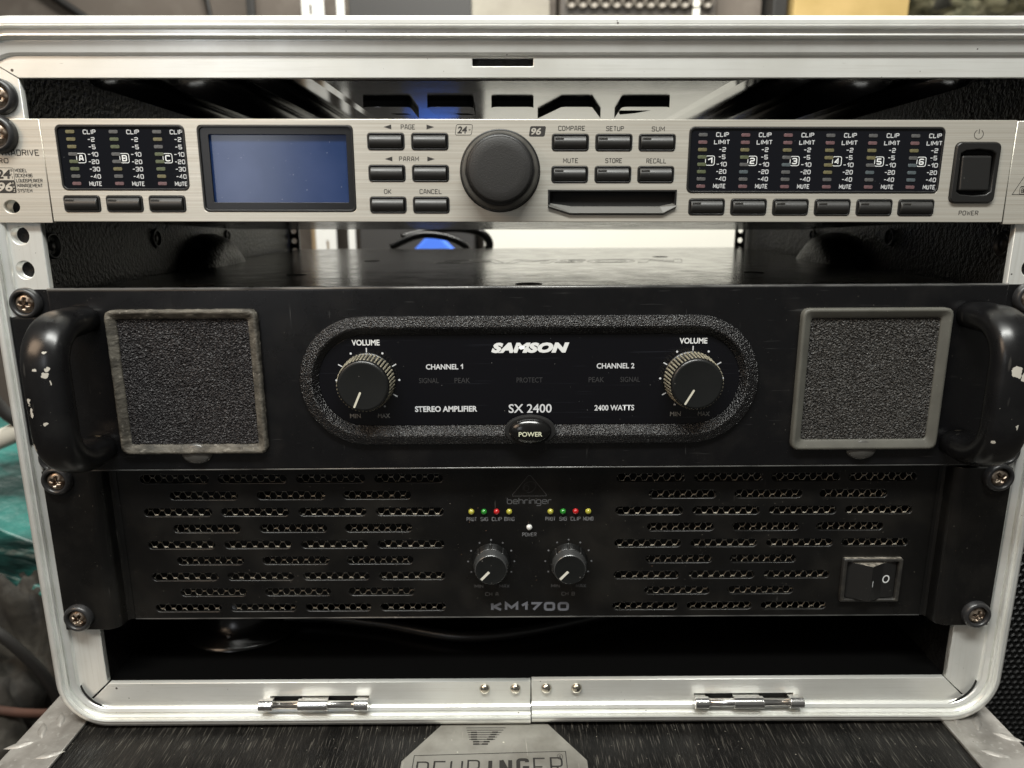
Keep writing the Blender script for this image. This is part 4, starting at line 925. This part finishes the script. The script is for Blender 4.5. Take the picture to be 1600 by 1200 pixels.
blob('jacket', (1075, 1600, 536), (170, 110, 110), m['jacket'], 'crumpled olive camouflage jacket at the right end of the cabinet top', 'jacket', 4, .35)
stand_box('shelf_board', -545, -480, 1700, 1720, -470, 300, m['tan'], 'pale plywood board standing upright left of the perforated shelf upright', 'board')
m['upright'] = MAT('white_steel_upright', (.74, .74, .71), .45)
for (x, w_, lab) in ((-452, 50, 'wide white perforated shelf upright behind the case'), (-389, 17, 'thin white shelf upright just right of the perforated one')):
    holes_ = [rrect(-4+(-4 if k % 2 else 4), 2+(-4 if k % 2 else 4), z, z+22, 2, 3) for k, z in enumerate(range(20, 1300, 48))] if w_ > 20 else []
    me = plate_mesh('shelf_upright', rrect(-w_/2, w_/2, 0, 1400, 1, 1), holes_, 0, 6, m['upright'], .5); tag(link('shelf_upright', me, None, (x, 1480, -470)), lab, 'shelf upright')
m['dkgrey'] = MAT('dark_grey_steel', (.035, .034, .033), .5)
stand_box('equipment_crate', -372, -90, 1490, 1780, -470, 640, m['dkgrey'], 'tall dark grey steel crate between the shelf upright and the white cabinet', 'crate')
m['dull'] = MAT('dull_black_plastic', (.018, .017, .016), .5)
stand_box('battery_case', 607, 640, 1500, 1620, 535.5, 700, m['dull'], 'narrow black plastic case wedged between the grey locker and the yellow box', 'case')
cable('wall_cable', [(-1500, 1790, 900), (-1240, 1785, 700), (-1050, 1785, 560), (-980, 1785, 420), (-1000, 1785, 200)], 10, m['dull'], 'dark cable looping down the plaster wall at the upper left')
cable('wall_cable', [(-860, 1790, 900), (-800, 1785, 640), (-820, 1785, 420), (-900, 1785, 250)], 6, m['dull'], 'thin dark cable hanging straight down the wall left of the pipe')
stand_box('wall_pipe', -675, -655, 1700, 1720, -470, 2000, m['dkgrey'], 'thin dark vertical pipe on the wall above the left of the case', 'pipe')
m['blue'] = MAT('bright_blue_fabric', (.06, .19, .85), .6)
bb = MB(); bb.add([(-62, 0, 0), (62, 0, 0), (0, 0, 62), (-62, 50, 0), (62, 50, 0), (0, 50, 62)], [(0, 1, 2), (3, 5, 4), (0, 3, 4, 1), (1, 4, 5, 2), (2, 5, 3, 0)])
o = bb.build('fabric_bag', m['blue'], None, loc=(-172, 1290, 20), bevel=4); tag(o, 'bright blue fabric bag with a peaked top seen through the back of the rack', 'bag')
stand_box('supply_crate', -260, -60, 1270, 1420, -470, 19.5, m['dkgrey'], 'dark crate carrying the blue bag behind the rack', 'crate')
cable('speaker_cable', [(-120, 430, 95), (-80, 440, 104), (-50, 446, 103), (-33, 448, 96), (-30, 448, 84), (-45, 446, 74), (-70, 440, 60)], 4.2, m['cable'], 'thick black cable curling in the rear opening of the rack, right of the blue bag')
cable('speaker_cable', [(-130, 420, 86), (-100, 425, 98), (-70, 428, 95), (-52, 430, 84), (-60, 430, 70)], 3.6, m['cable'], 'thinner black cable crossing in front of the blue bag')
# left side heap
m['teal'] = MAT('teal_tarpaulin', (.020, .135, .118), .42, mottle=[((9, 9, 26), (.004, .022, .02), .40, .58), ((3, 3, 40), (.05, .20, .18), .6, .75)], bump=[((14, 14, 40), 1.0, 9, 4)])
m['beige'] = MAT('crumpled_beige_canvas', (.050, .045, .036), .85, mottle=((16,)*3, (.018, .016, .013), .42, .6), bump=[((26,)*3, .8, 7, 3)])
m['rust'] = MAT('rusty_brown_canvas', (.10, .042, .026), .8, mottle=((14,)*3, (.05, .025, .018), .4, .65))
m['pipe'] = MAT('pale_painted_tube', (.52, .51, .45), .4)
tp = thing('folded_tarpaulin', (-510, 420, -470), 'folded teal tarpaulin in flat layers stacked left of the rack case', 'tarpaulin')
rn = random.Random(11)
def layer(x0, x1, y0, y1, zc, th, ang, nm):
    b = MB(); N = 14; loops = []
    for i in range(N+1):
        u = i/N; x = x0+(x1-x0)*u; z = zc-ang*(x-x0)+5*sin(u*5+zc)
        loops.append([(x, y0+6*sin(u*7+zc), z-th/2), (x, y0-3+6*sin(u*7+zc), z), (x, y0+6*sin(u*7+zc), z+th/2), (x, y1, z+th/2+14), (x, y1, z-th/2)])
    b.loft(loops, caps=True); return b.build(nm, m['teal'], tp, bevel=1.5)
layer(-640, -400, 330, 520, -150, 56, .42, 'folded_bundle')
for k, (zc, th) in enumerate(((-160, 15), (-184, 12), (-206, 16))): layer(-650, -395, 318-5*k, 520, zc, th, .30+.05*k, 'fold_layer')
MB().box(-640, -430, 350, 520, -470, -285).build('bundle_core', m['rust'], tp, bevel=8)
blob('canvas_bag', (-500, 262, -470.5), (48, 52, 78), m['beige'], 'crumpled greyish canvas bag, the lower of the two at the far left', 'bag', 6, .34, 1.5)
blob('canvas_bag', (-478, 330, -470.5), (52, 48, 112), m['beige'], 'dusty greyish canvas bag standing behind the lower one at the far left', 'bag', 3, .34, 1.5)
cable('rubber_hose', [(-600, 300, -40), (-500, 300, -20), (-470, 310, -60), (-440, 330, -92), (-380, 360, -100)], 6, m['dull'], 'dark rubber hose looping above the pale tube left of the rack', 'hose', n=12)
cable('rubber_hose', [(-560, 250, -250), (-490, 245, -232), (-455, 250, -262), (-440, 270, -330), (-460, 290, -420)], 5, m['dull'], 'dark hose hanging down over the grey canvas bags left of the rack', 'hose', n=12)
cable('webbing_strap', [(-560, 262, -292), (-500, 230, -300), (-455, 236, -318), (-425, 270, -345)], 4, m['rust'], 'rust brown strap tied round the lower grey canvas bag at the far left', 'strap', n=12)
cable('metal_tube', [(-640, 300, -138), (-520, 310, -98), (-440, 320, -66), (-330, 330, -20)], 9, m['pipe'], 'pale painted metal tube sloping behind the left edge of the rack', 'tube', n=14)
blob('canvas_cover', (-470, 640, -471), (150, 120, 190), m['jacket'], 'dark olive cover draped behind the pale tube left of the rack', 'cover', 12, .25)
# right side loudspeaker with honeycomb grille
spk = thing('loudspeaker', (380, 230, -470), 'black loudspeaker with honeycomb metal grille standing right of the rack case', 'loudspeaker')
MB().box(300, 560, 162, 420, -470, 60).build('cabinet', m['wall_tex'], spk, bevel=6)
b = MB(); p = 5.2; vs = []; fs = []
for j in range(int(480/(p*.866))):
    for i in range(int(250/p)):
        cx_, cz_ = 304+p*(i+.5*(j % 2)), -462+p*.866*j; k0 = len(vs)
        for rr, yy in ((p/sqrt(3), 150), (p/sqrt(3)*.66, 149.2), (p/sqrt(3)*.60, 152.5)):
            for q in range(6): a = pi/6+pi/3*q; vs.append((cx_+rr*cos(a), yy, cz_+rr*sin(a)))
        for t in range(2):
            for q in range(6): fs.append((k0+6*t+q, k0+6*t+(q+1) % 6, k0+6*(t+1)+(q+1) % 6, k0+6*(t+1)+q))
b.add(vs, fs); tag(b.build('honeycomb_grille', MAT('black_grille_steel', (.010, .0098, .0098), .38, .1), spk, fix=False), kind='stuff')
MB().box(302, 558, 156, 161.5, -466, 56).build('grille_backing', m['void'], spk)
